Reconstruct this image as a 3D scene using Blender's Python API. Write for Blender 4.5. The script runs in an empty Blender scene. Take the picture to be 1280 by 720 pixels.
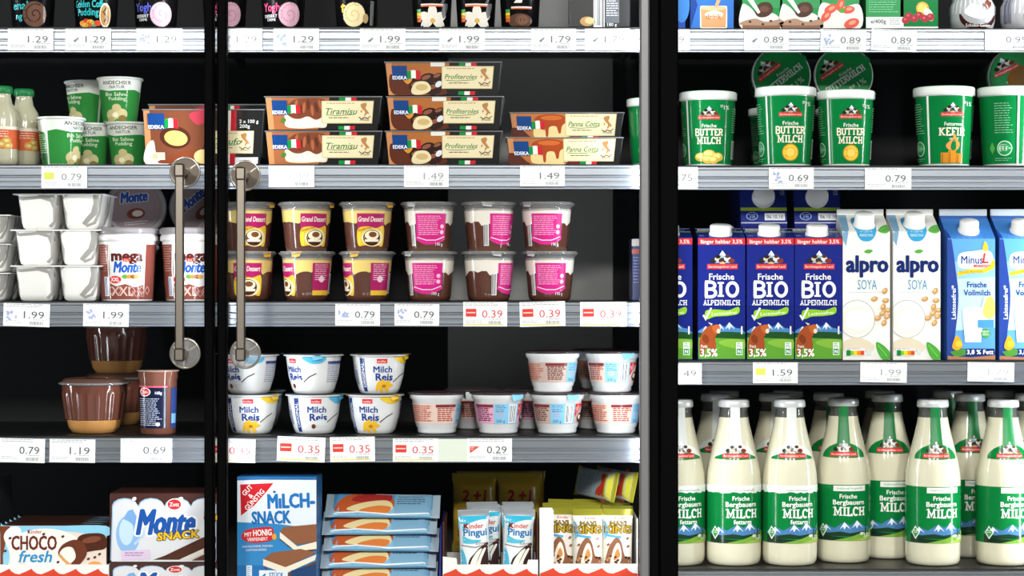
import bpy, math, random
from mathutils import Vector, Matrix
from mathutils.geometry import tessellate_polygon
random.seed(4)
SC = bpy.context.scene
COL = SC.collection
PI = math.pi
# ------------------------------------------------------------------ camera, exposure, light
U = 0.00125            # metres per photo pixel on the plane of the product fronts (Y = 0)
DIST, EYE = 3.2, 1.30
def X(px, Y=0.0): return (px - 640) * U * (DIST + Y) / DIST
def Z(py, Y=0.0): return EYE + (360 - py) * U * (DIST + Y) / DIST

cam_d = bpy.data.cameras.new('camera')
cam = bpy.data.objects.new('camera', cam_d); COL.objects.link(cam)
cam.location = (0, -DIST, EYE); cam.rotation_euler = (PI / 2, 0, 0)
cam_d.sensor_width = 36; cam_d.lens = 36 * DIST / (1280 * U)
cam_d.clip_end = 50
cam_d.dof.use_dof = True; cam_d.dof.focus_distance = DIST + 0.01; cam_d.dof.aperture_fstop = 2.8
SC.camera = cam
SC.view_settings.view_transform = 'Standard'
SC.view_settings.look = 'None'
SC.view_settings.gamma = 1
SC.view_settings.use_curve_mapping = False
SC.view_settings.exposure = 0.2
wd = bpy.data.worlds.new('store_air'); SC.world = wd; wd.use_nodes = True
wd.node_tree.nodes['Background'].inputs[0].default_value = (0.75, 0.85, 1.0, 1)
wd.node_tree.nodes['Background'].inputs[1].default_value = 0.03

def area(name, loc, aim, sx, sy, power, color=(1, 1, 1), spread=PI):
    l = bpy.data.lights.new(name, 'AREA'); l.shape = 'RECTANGLE'; l.size = sx; l.size_y = sy
    l.energy = power; l.color = color; l.spread = spread
    o = bpy.data.objects.new(name, l); COL.objects.link(o); o.location = loc
    d = (Vector(aim) - Vector(loc)).normalized()
    o.rotation_euler = d.to_track_quat('-Z', 'Y').to_euler()
    return o
LED = (0.90, 0.95, 1.0)
for px, s, k, lo, hi in ((-268, 1, 1.3, .88, 2.04), (262, -1, .7, .98, 2.04), (277, 1, .55, 1.0, 2.04), (804, -1, .48, .88, 2.04), (836, 1, .36, .88, 2.04), (1378, -1, 1.3, .88, 2.04)):
    lx, lz = X(px, -.055) + .003 * s, (lo + hi) / 2
    area('led_strip_light', (lx, -.055, lz), (lx + 1.0 * s, .75 if px == 804 else .27, lz), .008, hi - lo, 1.7 * k * (hi - lo) / 1.16, LED, math.radians(150 if px == 804 else 125))
LAMPS = [(-1.6, -1.55), (.1, -1.55), (1.6, -1.55), (-1.6, -4.6), (.1, -4.6), (1.6, -4.6)]  # far row is added, unseen, as low front fill reaching under the rails
for lx, ly in LAMPS:
    area('ceiling_lamp_light', (lx, ly, 3.0), (lx, ly, 0), .5, 1.3, 8 if ly > -3 else 225, (1, .97, .92))

area('canopy_led_light', (X(560), -.06, Z(-150)), (X(560), 0, 1.0), 2.1, .02, 1.5, LED)
# ------------------------------------------------------------------ materials
def lin(h):
    h = h.lstrip('#'); c = [int(h[i:i + 2], 16) / 255 for i in (0, 2, 4)]
    return tuple((x / 12.92 if x <= .04045 else ((x + .055) / 1.055) ** 2.4) for x in c) + (1,)
_m = {}
def M(h, rough=.2, metal=0.0, grain=0.0, spec=.3, coat=0.0):
    k = (h, rough, metal, grain, spec, coat)
    if k in _m: return _m[k]
    m = bpy.data.materials.new('paint_' + h.strip('#')); m.use_nodes = True
    nt = m.node_tree; b = nt.nodes['Principled BSDF']
    b.inputs['Base Color'].default_value = lin(h); b.inputs['Roughness'].default_value = rough
    b.inputs['Metallic'].default_value = metal; b.inputs['Specular IOR Level'].default_value = spec
    b.inputs['Coat Weight'].default_value = coat
    if grain:
        n = nt.nodes.new('ShaderNodeTexNoise'); n.inputs['Scale'].default_value = 180; n.inputs['Detail'].default_value = 3
        tc = nt.nodes.new('ShaderNodeTexCoord'); nt.links.new(tc.outputs['Object'], n.inputs['Vector'])
        bp = nt.nodes.new('ShaderNodeBump'); bp.inputs['Strength'].default_value = grain; bp.inputs['Distance'].default_value = .001
        nt.links.new(n.outputs['Fac'], bp.inputs['Height']); nt.links.new(bp.outputs['Normal'], b.inputs['Normal'])
    _m[k] = m; return m
def clear(name, tint=(1, 1, 1), refl=.05, rough=.0, ior=1.45, body=None, amount=0.0):
    """thin clear sheet: lets light straight through, mirrors a little by Fresnel, optionally a haze of body colour"""
    m = bpy.data.materials.new(name); m.use_nodes = True; nt = m.node_tree; nt.nodes.clear()
    out = nt.nodes.new('ShaderNodeOutputMaterial'); t = nt.nodes.new('ShaderNodeBsdfTransparent'); t.inputs[0].default_value = (*tint, 1)
    g = nt.nodes.new('ShaderNodeBsdfGlossy'); g.inputs['Roughness'].default_value = rough
    f = nt.nodes.new('ShaderNodeFresnel'); f.inputs['IOR'].default_value = ior
    mx = nt.nodes.new('ShaderNodeMixShader'); nt.links.new(f.outputs[0], mx.inputs[0])
    a = t
    if body:
        d = nt.nodes.new('ShaderNodeBsdfDiffuse'); d.inputs[0].default_value = lin(body)
        m2 = nt.nodes.new('ShaderNodeMixShader'); m2.inputs[0].default_value = amount
        nt.links.new(t.outputs[0], m2.inputs[1]); nt.links.new(d.outputs[0], m2.inputs[2]); a = m2
    nt.links.new(a.outputs[0], mx.inputs[1]); nt.links.new(g.outputs[0], mx.inputs[2]); nt.links.new(mx.outputs[0], out.inputs[0])
    return m
def emit(h, s):
    m = bpy.data.materials.new('lamp'); m.use_nodes = True; nt = m.node_tree; nt.nodes.clear()
    out = nt.nodes.new('ShaderNodeOutputMaterial'); e = nt.nodes.new('ShaderNodeEmission')
    e.inputs[0].default_value = lin(h); e.inputs[1].default_value = s; nt.links.new(e.outputs[0], out.inputs[0]); return m
GLASS = clear('door_glass', (.985, .995, .99), ior=1.33)
CLEARP = clear('clear_plastic', (.93, .93, .93), rough=.1, ior=1.5, body='#c9c9cb', amount=.30)
NECKGL = clear('neck_glass', (.75, .76, .75), rough=.05, ior=1.5, body='#8e8f8c', amount=.25)
BLACK = M('#050506', .35); WHITE = M('#f2f2f2'); INK = M('#2a2a2c', .6)
ALU = M('#bcc2cd', .28, .95, .04); STEEL = M('#a89f93', .30, 1.0)

# ------------------------------------------------------------------ mesh kit (all lengths in photo pixels, scaled by U on build)
class Part:
    def __init__(s): s.v, s.f, s.mi, s.sm, s.mats = [], [], [], [], []
    def add(s, vs, fs, mat, smooth=False, T=None):
        if mat not in s.mats: s.mats.append(mat)
        i = s.mats.index(mat); b = len(s.v)
        s.v += [tuple(T @ Vector(v)) if T else tuple(v) for v in vs]
        for f in fs:
            s.f.append(tuple(b + k for k in f)); s.mi.append(i); s.sm.append(smooth)
        return s
    def build(s, name, parent=None, T=None):
        me = bpy.data.meshes.new(name)
        me.from_pydata([tuple(c * U for c in (T @ Vector(v) if T else v)) for v in s.v], [], s.f)
        for m in s.mats: me.materials.append(m)
        me.polygons.foreach_set('material_index', s.mi); me.polygons.foreach_set('use_smooth', s.sm)
        me.update()
        o = bpy.data.objects.new(name, me); COL.objects.link(o)
        if parent: o.parent = parent
        return o
    # --- solids
    def box(s, x0, x1, y0, y1, z0, z1, mat, bev=0.0, T=None):
        b = min(bev, (x1 - x0) / 2.01, (y1 - y0) / 2.01, (z1 - z0) / 2.01)
        if b <= 0:
            vs = [(x, y, z) for z in (z0, z1) for x, y in ((x0, y0), (x1, y0), (x1, y1), (x0, y1))]
            return s.add(vs, [(0, 3, 2, 1), (4, 5, 6, 7), (0, 1, 5, 4), (1, 2, 6, 5), (2, 3, 7, 6), (3, 0, 4, 7)], mat, False, T)
        rings = []
        for z, i in ((z0, b), (z0 + b, 0), (z1 - b, 0), (z1, b)):
            c = b
            X0, X1, Y0, Y1 = x0 + i, x1 - i, y0 + i, y1 - i
            k = c if not i else c * .3
            rings.append([(X0 + k, Y0, z), (X1 - k, Y0, z), (X1, Y0 + k, z), (X1, Y1 - k, z), (X1 - k, Y1, z), (X0 + k, Y1, z), (X0, Y1 - k, z), (X0, Y0 + k, z)])
        vs = [p for r in rings for p in r]; fs = [tuple(range(7, -1, -1)), tuple(range(24, 32))]
        for r in range(3):
            for k in range(8): fs.append((r * 8 + k, r * 8 + (k + 1) % 8, r * 8 + 8 + (k + 1) % 8, r * 8 + 8 + k))
        return s.add(vs, fs, mat, False, T)
    def lathe(s, prof, mat, n=80, c=(0, 0), rf=None, caps=True, T=None, smooth=True):
        vs, fs = [], []
        for r, z in prof:
            for k in range(n):
                a = 2 * PI * k / n; q = r * (rf(a, z) if rf else 1)
                vs.append((c[0] + q * math.sin(a), c[1] - q * math.cos(a), z))
        for i in range(len(prof) - 1):
            for k in range(n): fs.append((i * n + k, i * n + (k + 1) % n, (i + 1) * n + (k + 1) % n, (i + 1) * n + k))
        s.add(vs, fs, mat, smooth, T)
        if caps:
            if prof[0][0] > .01: s.add(vs[:n], [tuple(range(n - 1, -1, -1))], mat, False, T)
            if prof[-1][0] > .01: s.add(vs[-n:], [tuple(range(n))], mat, False, T)
        return s
    def prism_x(s, yz, x0, x1, mat, T=None):
        """closed profile in (y,z), counter-clockwise seen from +x, pushed along x"""
        n = len(yz); vs = [(x0, y, z) for y, z in yz] + [(x1, y, z) for y, z in yz]
        fs = [tuple(range(n - 1, -1, -1)), tuple(range(n, 2 * n))] + [(k, (k + 1) % n, n + (k + 1) % n, n + k) for k in range(n)]
        return s.add(vs, fs, mat, False, T)
    def prism_y(s, xz, y0, y1, mat, T=None):
        """closed profile in (x,z), counter-clockwise seen from the front, pushed back along y"""
        n = len(xz); vs = [(x, y0, z) for x, z in xz] + [(x, y1, z) for x, z in xz]
        fs = [tuple(range(n)), tuple(range(2 * n - 1, n - 1, -1))] + [((k + 1) % n, k, n + k, n + (k + 1) % n) for k in range(n)]
        return s.add(vs, fs, mat, False, T)
    def torus(s, R, r, mat, T=None, n=40, m=10):
        vs = [((R + r * math.cos(b)) * math.cos(a), (R + r * math.cos(b)) * math.sin(a), r * math.sin(b)) for a in (2 * PI * i / n for i in range(n)) for b in (2 * PI * j / m for j in range(m))]
        fs = [(i * m + j, ((i + 1) % n) * m + j, ((i + 1) % n) * m + (j + 1) % m, i * m + (j + 1) % m) for i in range(n) for j in range(m)]
        return s.add(vs, fs, mat, True, T)

_g = {}
def glyphs(t, off=0.0):
    k = (t, round(off, 3))
    if k not in _g:
        cu = bpy.data.curves.new('letters', 'FONT'); cu.body = t; cu.size = 1; cu.offset = off; cu.resolution_u = 2
        ob = bpy.data.objects.new('letters', cu); me = bpy.data.meshes.new_from_object(ob)
        _g[k] = ([(v.co.x, v.co.y) for v in me.vertices], [tuple(p.vertices) for p in me.polygons])
        bpy.data.objects.remove(ob); bpy.data.meshes.remove(me); bpy.data.curves.remove(cu)
    return _g[k]
CAP = max(p[1] for p in glyphs('H')[0])

def arc(cx, cy, rx, ry, a0, a1, n=8):
    return [(cx + rx * math.cos(math.radians(a0 + (a1 - a0) * i / n)), cy + ry * math.sin(math.radians(a0 + (a1 - a0) * i / n))) for i in range(n + 1)]
# slab-serif capitals: width, strokes, serif centres (x, y)
SLAB = {
 'B': (.72, [[(.16, 0), (.16, 1)], [(.1, 1)] + arc(.38, .76, .24, .24, 90, -90) + [(.16, .52)], [(.1, 0)] + arc(.4, .26, .26, .26, -90, 90) + [(.16, .52)]], []),
 'U': (.78, [[(.18, 1)] + arc(.39, .27, .21, .25, 180, 360) + [(.6, 1)]], [(.18, 1), (.6, 1)]),
 'T': (.72, [[(.36, 0), (.36, 1)], [(.06, .78), (.06, .95), (.66, .95), (.66, .78)]], [(.36, 0)]),
 'E': (.66, [[(.58, .78), (.58, .95), (.08, .95)], [(.18, 1), (.18, 0)], [(.08, .05), (.6, .05), (.6, .24)], [(.18, .5), (.45, .5)]], []),
 'R': (.76, [[(.17, 0), (.17, 1)], [(.08, .95), (.4, .95)] + arc(.4, .72, .22, .23, 90, -90) + [(.17, .49)], [(.42, .49), (.62, .04), (.72, .04)]], [(.17, 0)]),
 'M': (.98, [[(.17, 0), (.17, .95), (.47, .25), (.77, .95), (.77, 0)]], [(.17, 0), (.77, 0), (.13, 1), (.81, 1)]),
 'I': (.42, [[(.21, 0), (.21, 1)]], [(.21, 0), (.21, 1)]),
 'L': (.62, [[(.18, 1), (.18, .05), (.56, .05), (.56, .26)]], [(.18, 1), (.14, 0)]),
 'C': (.72, [[(.62, .7), (.62, .82)] + arc(.39, .5, .27, .45, 48, 312, 14)], []),
 'H': (.82, [[(.18, 0), (.18, 1)], [(.64, 0), (.64, 1)], [(.18, .5), (.64, .5)]], [(.18, 0), (.18, 1), (.64, 0), (.64, 1)]),
 'K': (.8, [[(.18, 0), (.18, 1)], [(.62, .97), (.22, .45)], [(.3, .56), (.66, .03)]], [(.18, 0), (.18, 1), (.64, 1), (.66, 0)]),
 'F': (.64, [[(.58, .76), (.58, .95), (.08, .95)], [(.18, 1), (.18, 0)], [(.18, .5), (.45, .5)]], [(.18, 0)]),
 'O': (.82, [arc(.41, .5, .28, .45, 0, 360, 20)], []),
 'A': (.78, [[(.14, 0), (.39, .96), (.64, 0)], [(.22, .3), (.56, .3)]], [(.14, 0), (.64, 0)]),
 'P': (.7, [[(.18, 0), (.18, 1)], [(.08, .95), (.36, .95)] + arc(.36, .7, .24, .25, 90, -90) + [(.18, .45)]], [(.18, 0)]),
 'N': (.84, [[(.18, 0), (.18, .97), (.64, .03), (.64, 1)]], [(.18, 0), (.64, 1), (.14, 1)]),
}
def ribbon(pts, w):
    L, R = [], []
    for i, p in enumerate(pts):
        a = Vector(pts[i - 1]) if i else None; b = Vector(pts[i + 1]) if i + 1 < len(pts) else None; q = Vector(p)
        d1 = (q - a).normalized() if a is not None and (q - a).length > 1e-6 else None
        d2 = (b - q).normalized() if b is not None and (b - q).length > 1e-6 else None
        d = ((d1 or d2) + (d2 or d1)); d = d.normalized() if d.length > 1e-4 else d1
        n = Vector((-d.y, d.x)); c = max(.45, abs(n.dot(Vector((-(d1 or d2).y, (d1 or d2).x)))))
        L.append(q + n * w / 2 / c); R.append(q - n * w / 2 / c)
    vs = [tuple(v) for v in L + R]; k = len(pts)
    return vs, [(i, k + i, k + i + 1, i + 1) for i in range(k - 1)]

class Art:
    """printing laid on a surface: u to the side, v up, h out of the surface; later layers lie above earlier ones"""
    def __init__(s, part, fmap, maxe=None, smooth=False, h=.2, dh=.03):
        s.p, s.map, s.maxe, s.sm, s.h, s.dh, s.clip = part, fmap, maxe, smooth, h, dh, 1e9
    def raw(s, pts, faces, mat):
        pts = list(pts); tris = []
        for f in faces:
            for i in range(1, len(f) - 1):
                a, b, c = f[0], f[i], f[i + 1]
                ar = (pts[b][0] - pts[a][0]) * (pts[c][1] - pts[a][1]) - (pts[c][0] - pts[a][0]) * (pts[b][1] - pts[a][1])
                if abs(ar) < 1e-7: continue
                tris.append((a, b, c) if ar > 0 else (a, c, b))
        if s.maxe:
            mid, out, st, m2 = {}, [], tris, s.maxe ** 2
            while st:
                t = st.pop(); e = [((pts[t[i]][0] - pts[t[(i + 1) % 3]][0]) ** 2 + (pts[t[i]][1] - pts[t[(i + 1) % 3]][1]) ** 2, i) for i in range(3)]
                l, i = max(e)
                if l <= m2: out.append(t); continue
                a, b, c = t[i], t[(i + 1) % 3], t[(i + 2) % 3]; k = (min(a, b), max(a, b))
                if k not in mid:
                    mid[k] = len(pts); pts.append(((pts[a][0] + pts[b][0]) / 2, (pts[a][1] + pts[b][1]) / 2))
                m = mid[k]; st += [(a, m, c), (m, b, c)]
            tris = out
        h = s.h; s.h += s.dh; e = s.clip
        s.p.add([s.map(max(-e, min(e, u)), v, h) for u, v in pts], tris, mat, s.sm)
        return s
    def poly(s, pts, mat):
        t = tessellate_polygon([[Vector((x, y, 0)) for x, y in pts]])
        return s.raw(pts, t, mat)
    def rect(s, x0, y0, x1, y1, mat, r=0.0, rot=0.0):
        if r <= 0: pts = [(x0, y0), (x1, y0), (x1, y1), (x0, y1)]
        else:
            pts = arc(x1 - r, y0 + r, r, r, -90, 0, 4) + arc(x1 - r, y1 - r, r, r, 0, 90, 4) + arc(x0 + r, y1 - r, r, r, 90, 180, 4) + arc(x0 + r, y0 + r, r, r, 180, 270, 4)
        if rot:
            cx, cy, a = (x0 + x1) / 2, (y0 + y1) / 2, math.radians(rot)
            pts = [(cx + (x - cx) * math.cos(a) - (y - cy) * math.sin(a), cy + (x - cx) * math.sin(a) + (y - cy) * math.cos(a)) for x, y in pts]
        return s.raw(pts, [tuple(range(len(pts)))], mat)
    def ell(s, cx, cy, rx, ry, mat, n=24, rot=0.0):
        a = math.radians(rot); c, q = math.cos(a), math.sin(a)
        pts = [(cx + rx * math.cos(2 * PI * k / n) * c - ry * math.sin(2 * PI * k / n) * q, cy + rx * math.cos(2 * PI * k / n) * q + ry * math.sin(2 * PI * k / n) * c) for k in range(n)]
        return s.raw(pts, [tuple(range(n))], mat)
    def blob(s, pts, mat, n=5):
        out, k = [], len(pts)
        for i in range(k):
            p0, p1, p2, p3 = (Vector(pts[(i + j - 1) % k]) for j in range(4))
            for q in range(n):
                t = q / n
                out.append(tuple(.5 * ((2 * p1) + (p2 - p0) * t + (2 * p0 - 5 * p1 + 4 * p2 - p3) * t * t + (3 * p1 - p0 - 3 * p2 + p3) * t ** 3)))
        return s.poly(out, mat)
    def line(s, pts, w, mat):
        v, f = ribbon(pts, w); return s.raw(v, f, mat)
    def text(s, t, cx, cy, mat, h=None, w=None, bold=0.0, shear=0.0, rot=0.0, outline=None, align='c'):
        """h: height of the capitals; w: fitted width; centred on (cx, cy)"""
        pts, fs = glyphs(t)
        if not pts: return s
        xs = [p[0] for p in pts]; x0, x1 = min(xs), max(xs)
        if h is None: h = w / (x1 - x0) * CAP
        sy = h / CAP; sx = sy if w is None else w / (x1 - x0)
        mx = (x0 + x1) / 2 if align == 'c' else x0; a = math.radians(rot); c, q = math.cos(a), math.sin(a)
        def tr(p, ox, oy):
            y = p[1] * sy - h / 2 + oy; x = (p[0] - mx) * sx + y * shear + ox
            return (cx + x * c - y * q, cy + x * q + y * c)
        def stamp(m, b):      # a heavier letter is the same letter struck several times, a little apart
            r = b * sy; n = 1 if r < .02 else (4 if r < .7 else 10); keep = s.dh; s.dh = .012
            for k in range(n):
                g = 2 * PI * (k + .5) / n
                s.raw([tr(p, r * math.cos(g) if n > 1 else 0, r * .8 * math.sin(g) if n > 1 else 0) for p in pts], fs, m)
            s.dh = keep; s.h += .02
        if outline: stamp(outline[0], bold + outline[1])
        stamp(mat, bold * .8)
        return s
    def slab(s, t, cx, cy, mat, h, w=None, weight=.2):
        tot = sum(SLAB[c][0] if c in SLAB else .4 for c in t); sx = h if w is None else w / tot
        x = cx - tot * sx / 2; y = cy - h / 2; keep = s.dh; s.dh = .012; base = s.h; top = base
        def put(vs, fs): s.raw(vs, fs, mat)
        for c in t:
            top = max(top, s.h); s.h = base
            if c in SLAB:
                wd_, st, se = SLAB[c]
                for p in st:
                    v, f = ribbon([(x + a * sx, y + b * h) for a, b in p], weight * h); put(v, f)
                for a, b in se:
                    X0, Y0 = x + a * sx, y + (b * h if b == 0 else b * h - .12 * h); put([(X0 - .17 * sx, Y0), (X0 + .17 * sx, Y0), (X0 + .17 * sx, Y0 + .12 * h), (X0 - .17 * sx, Y0 + .12 * h)], [(0, 1, 2, 3)])
                x += wd_ * sx
            else: x += .4 * sx
        s.h = max(top, s.h) + .02; s.dh = keep
        return s
    def fine(s, x0, y0, x1, y1, mat, step=2.6, t=1.15, seed=1):
        """rows of print too small to read"""
        r = random.Random(seed); y = y1 - t; V, F = [], []
        while y > y0:
            x = x0; end = x1 - r.uniform(0, .25) * (x1 - x0)
            while x < end:
                l = min(r.uniform(2, 6), end - x); b = len(V); V += [(x, y), (x + l, y), (x + l, y + t), (x, y + t)]; F.append((b, b + 1, b + 2, b + 3)); x += l + .9
            y -= step
        return s.raw(V, F, mat) if F else s
    def bars(s, x0, y0, x1, y1, mat, seed=3, lo=.35, hi=1.0):
        r = random.Random(seed); x = x0; V, F = [], []
        while x < x1 - .3:
            l = min(r.uniform(lo, hi), x1 - x); b = len(V); V += [(x, y0), (x + l, y0), (x + l, y1), (x, y1)]; F.append((b, b + 1, b + 2, b + 3)); x += l + r.uniform(lo, hi)
        return s.raw(V, F, mat)

def flat(y=0.0): return lambda u, v, h: (u, y - h, v)
def round_map(rz, th0=0.0, rref=None, rf=None, c=(0, 0)):
    """wraps the print round a body whose radius at height v is rz(v)"""
    def f(u, v, h):
        a = u / (rref or rz(v)) + th0; r = rz(v) * (rf(a, v) if rf else 1) + h
        return (c[0] + r * math.sin(a), c[1] - r * math.cos(a), v)
    return f
def interp(prof):
    P = sorted([(z, r) for r, z in prof])
    def f(v):
        if v <= P[0][0]: return P[0][1]
        for (z0, r0), (z1, r1) in zip(P, P[1:]):
            if v <= z1: return r0 + (r1 - r0) * (v - z0) / max(z1 - z0, 1e-6)
        return P[-1][1]
    return f

# ------------------------------------------------------------------ things
def props(o, label, cat, group=None):
    o['label'] = label; o['category'] = cat
    if group: o['group'] = group
    return o
def thing(name, label='', cat='', group=None):
    o = bpy.data.objects.new(name, None); COL.objects.link(o); o.empty_display_size = .02
    return props(o, label, cat, group)
def kids(o): return [c for c in COL.objects if c.parent == o]
_kids = {}
def tree(o):
    if o.name not in _kids: _kids[o.name] = [(c, kids(c)) for c in kids(o)]
    return _kids[o.name]
def dup(src, label, group=None):
    r = src.copy(); COL.objects.link(r); r['label'] = label
    if group: r['group'] = group
    for c, gg in tree(src):
        d = c.copy(); COL.objects.link(d); d.parent = r
        for g in gg:
            e = g.copy(); COL.objects.link(e); e.parent = d
    return r
_used = set()
def inst(proto, label, group=None):
    """the prototype itself the first time, then copies of it and its parts"""
    if proto.name not in _used:
        _used.add(proto.name); tree(proto); proto['label'] = label
        if group: proto['group'] = group
        return proto
    return dup(proto, label, group)
LIFT = .0003
def put(o, px, z, Y=0.0, rz=0.0, depth=0.0):
    """stand o at photo column px; depth: how far (px) the object's axis lies behind its front"""
    yc = Y + depth * U; s = (DIST + depth * U) / DIST
    o.location = (X(px, yc), yc, z + LIFT); o.scale = (s, s, s); o.rotation_euler = (0, 0, math.radians(rz)); return o
# ------------------------------------------------------------------ the store room
YR, YD = -.025, -.085            # price rails, doors
def struct(name, x0, x1, y0, y1, z0, z1, mat):
    p = Part(); p.box(*(c / U for c in (x0, x1, y0, y1, z0, z1)), mat); o = p.build(name); o['kind'] = 'structure'; return o
struct('floor', -4, 4, -8, 1.2, -.1, 0, M('#5c5a57', .5))
struct('ceiling', -4, 4, -8, 1.2, 3.06, 3.16, M('#3b3c3f', .8))
struct('wall_back', -4, 4, .75, .9, 0, 3.06, M('#404246', .8))
for lx, ly in LAMPS:
    t = thing('ceiling_lamp', 'long white ceiling lamp ' + ('close to the cooler, ' if ly > -3 else 'added as front fill, ') + {-1.6: 'on the side of the left cooler door', .1: 'in line with the cooler middle', 1.6: 'on the side of the milk bottles'}[lx], 'lamp', 'ceiling lamps over the aisle')
    p = Part(); p.box(-220, 220, -540, 540, 0, 36, M('#d8d8d8'), 8); p.build('housing', t)
    p = Part(); p.box(-200, 200, -520, 520, -3, 0, emit('#fff6ea', 1.2)); p.build('diffuser', t); t.location = (lx, ly, 3.06 - 36 * U)

# ------------------------------------------------------------------ cooler carcass with doors
def bx(p, px0, px1, y0, y1, py0, py1, mat, bev=0, Yp=None):
    """box given by photo columns / rows read on the plane Yp, metres in depth"""
    Yp = y0 if Yp is None else Yp
    return p.box(X(px0, Yp) / U, X(px1, Yp) / U, y0 / U, y1 / U, Z(py1, Yp) / U, Z(py0, Yp) / U, mat, bev)
YB = .36
cab = thing('refrigerated_display_cabinet', 'black upright dairy cooler with glass doors and steel bar handles', 'cooler')
DARK = M('#060607', .6, 0, .1, .2); PANEL = M('#949291', .55, 0, .1, .3)
p = Part(); bx(p, -275, 1390, YB, YB + .03, -230, 1010, DARK, 0, 0); p.build('back_panel', cab)
p = Part()
for x0, x1 in ((560, 766),):
    bx(p, x0, x1, YB - .02, YB - .001, -200, 560, PANEL, .5)
p.build('air_duct_panel', cab)
for x0, x1 in ((-300, -276), (1391, 1415)):
    p = Part(); bx(p, x0, x1, -.08, YB + .03, -230, 1010, DARK, 0, 0); p.build('side_panel', cab)
p = Part(); bx(p, -300, 1415, -.08, YB + .03, -260, -231, DARK, 0, 0); p.build('top_panel', cab)
p = Part(); p.box(X(-300) / U, X(1415) / U, -.06 / U, (YB + .03) / U, 0, Z(1011) / U, DARK); p.build('plinth', cab)
p = Part(); bx(p, 812.4, 824, -.075, -.056, -230, 1010, M('#060607', .6, 0, 0, .03), 1); p.build('mullion_post', cab)
FRAME = M('#040405', .6, 0, 0, .03)
TRIM = M('#77787a', .4, .35, .1)
def door(l0, l1, r0, r1, handle=None, right=None):
    d = Part()
    for a, b, sm in ((l0, l1, FRAME), (r0, r1, right or FRAME)):
        bx(d, a, b, YD, YD + .022, -222, 1002, sm, 2)
        bx(d, a + (b - a) * .25, b - (b - a) * .25, YD + .0221, YD + .027, -214, 994, M('#08080a', .6, 0, 0, .03), .8, YD)
    bx(d, l1 - 1, r0 + 1, YD, YD + .022, -222, -190, FRAME, 2); bx(d, l1 - 1, r0 + 1, YD, YD + .022, 970, 1002, FRAME, 2)
    o = d.build('door', cab)
    g = Part(); bx(g, l1 - 3, r0 + 3, YD + .009, YD + .013, -191, 971, GLASS, 0, YD); g.build('glass_pane', o)
    if handle:
        disc_px, y0, y1, side = handle
        cx = X(disc_px, YD) / U
        h = Part(); yb = YD - .04; w = 5.2
        h.box(cx - w, cx + w, (yb - .009) / U, yb / U, Z(y1 - 1, YD) / U, Z(y0 - 5, YD) / U, STEEL, 1.4)
        for k, py in enumerate((y0, y1)):
            z = Z(py, YD) / U; s = -1 if k else 1
            h.box(cx - 6.2, cx + 6.2, (yb - .012) / U, (yb + .005) / U, z - 8, z + 8, STEEL, 2)
            h.box(cx - 4.5, cx + 4.5, yb / U, (YD + .009) / U, z - 4.5, z + 4.5, STEEL, 1.5)
        h.build('bar_handle', o)
        for py in (y0, y1):
            z = Z(py, YD) / U; T = Matrix.Translation((cx, (YD + .0085) / U, z)) @ Matrix.Rotation(PI / 2, 4, 'X')
            r = Part(); r.lathe([(17.4, 0), (17.4, 2.6)], CLEARP if py == y1 else M('#6d655c', .3, .8), 40, T=T)
            r.torus(17.6, 1.5, M('#b9b4ad', .22, .7), T=T @ Matrix.Translation((0, 0, 2)))
            for a in (35, 150, 265):
                ca, sa = math.cos(math.radians(a)), math.sin(math.radians(a))
                v, f = ribbon([(8 * ca, 8 * sa), (16.5 * ca, 16.5 * sa)], 1.6); r.add([(x, y, 2.8) for x, y in v], f, M('#d2cec8', .3, .6), T=T)
            r.build('handle_mount', o)
    return o
door(-274, -262, 255, 267, (230.5, 215, 442, 1))
door(271, 283, 800, 812, (306, 219, 442, -1), TRIM)
door(824.5, 848, 1368, 1389)

# ------------------------------------------------------------------ shelves with price rails
BOARD = M('#08080a', .4, 0, .08, .4)
def shelf(label, x0, x1, py_top, rail0, rail1, slim=False, tray=False):
    """py_top: row of the upper face of the board; rail0..rail1: rows of the price rail"""
    t = thing('shelf', label, 'shelf', 'cooler shelves'); zt = Z(py_top) / U
    p = Part(); p.box(X(x0) / U, X(x1) / U, (YR + .012) / U, (YB - .025) / U, zt - 8, zt, BOARD, .6)
    p.build('board', t)
    for x in (x0 + 8, (x0 + x1) / 2, x1 - 12):
        p = Part(); p.prism_x([(.05 / U, zt - 9), ((YB - .03) / U, zt - 26), ((YB - .03) / U, zt - 9)], X(x) / U, X(x) / U + 3, M('#1b1b1d', .5)); p.build('bracket', t)
    a, b = Z(rail0, YR) / U, Z(rail1, YR) / U; h = a - b; y = YR / U
    prof = [(y + 9, a), (y + 9, b), (y - .9, b), (y - .9, b + .04 * h), (y + 2.0, b + .12 * h), (y + 2.0, b + .25 * h), (y + .9, b + .26 * h), (y + .9, b + .30 * h), (y + 2.4, b + .34 * h),
            (y + 2.4, b + .50 * h), (y - .2, b + .51 * h), (y - .2, b + .54 * h), (y + 2.6, b + .61 * h), (y + 2.6, b + .88 * h), (y - .2, b + .92 * h), (y - .2, a)]
    p = Part(); p.prism_x(prof, X(x0, YR) / U, X(x1, YR) / U, ALU); p.build('price_rail', t)
    return t
LX0, LX1, RX0, RX1 = -262, 800, 803, 1385
shelf('upper cooler shelf with dessert cups in black and 1.29 tags', LX0, LX1, 35, 37, 65)
shelf('cooler shelf carrying the layered Italian dessert packs', LX0, LX1, 206, 207, 236)
shelf('cooler shelf carrying brown layered puddings and white multipacks', LX0, LX1, 376.5, 378.5, 408)
shelf('cooler shelf carrying rice pudding bowls, with red 0.35 tags', LX0, LX1, 544, 548, 578)
shelf('low cooler shelf carrying snack boxes and bar trays', LX0, LX1, 757, 762, 790)
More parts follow.
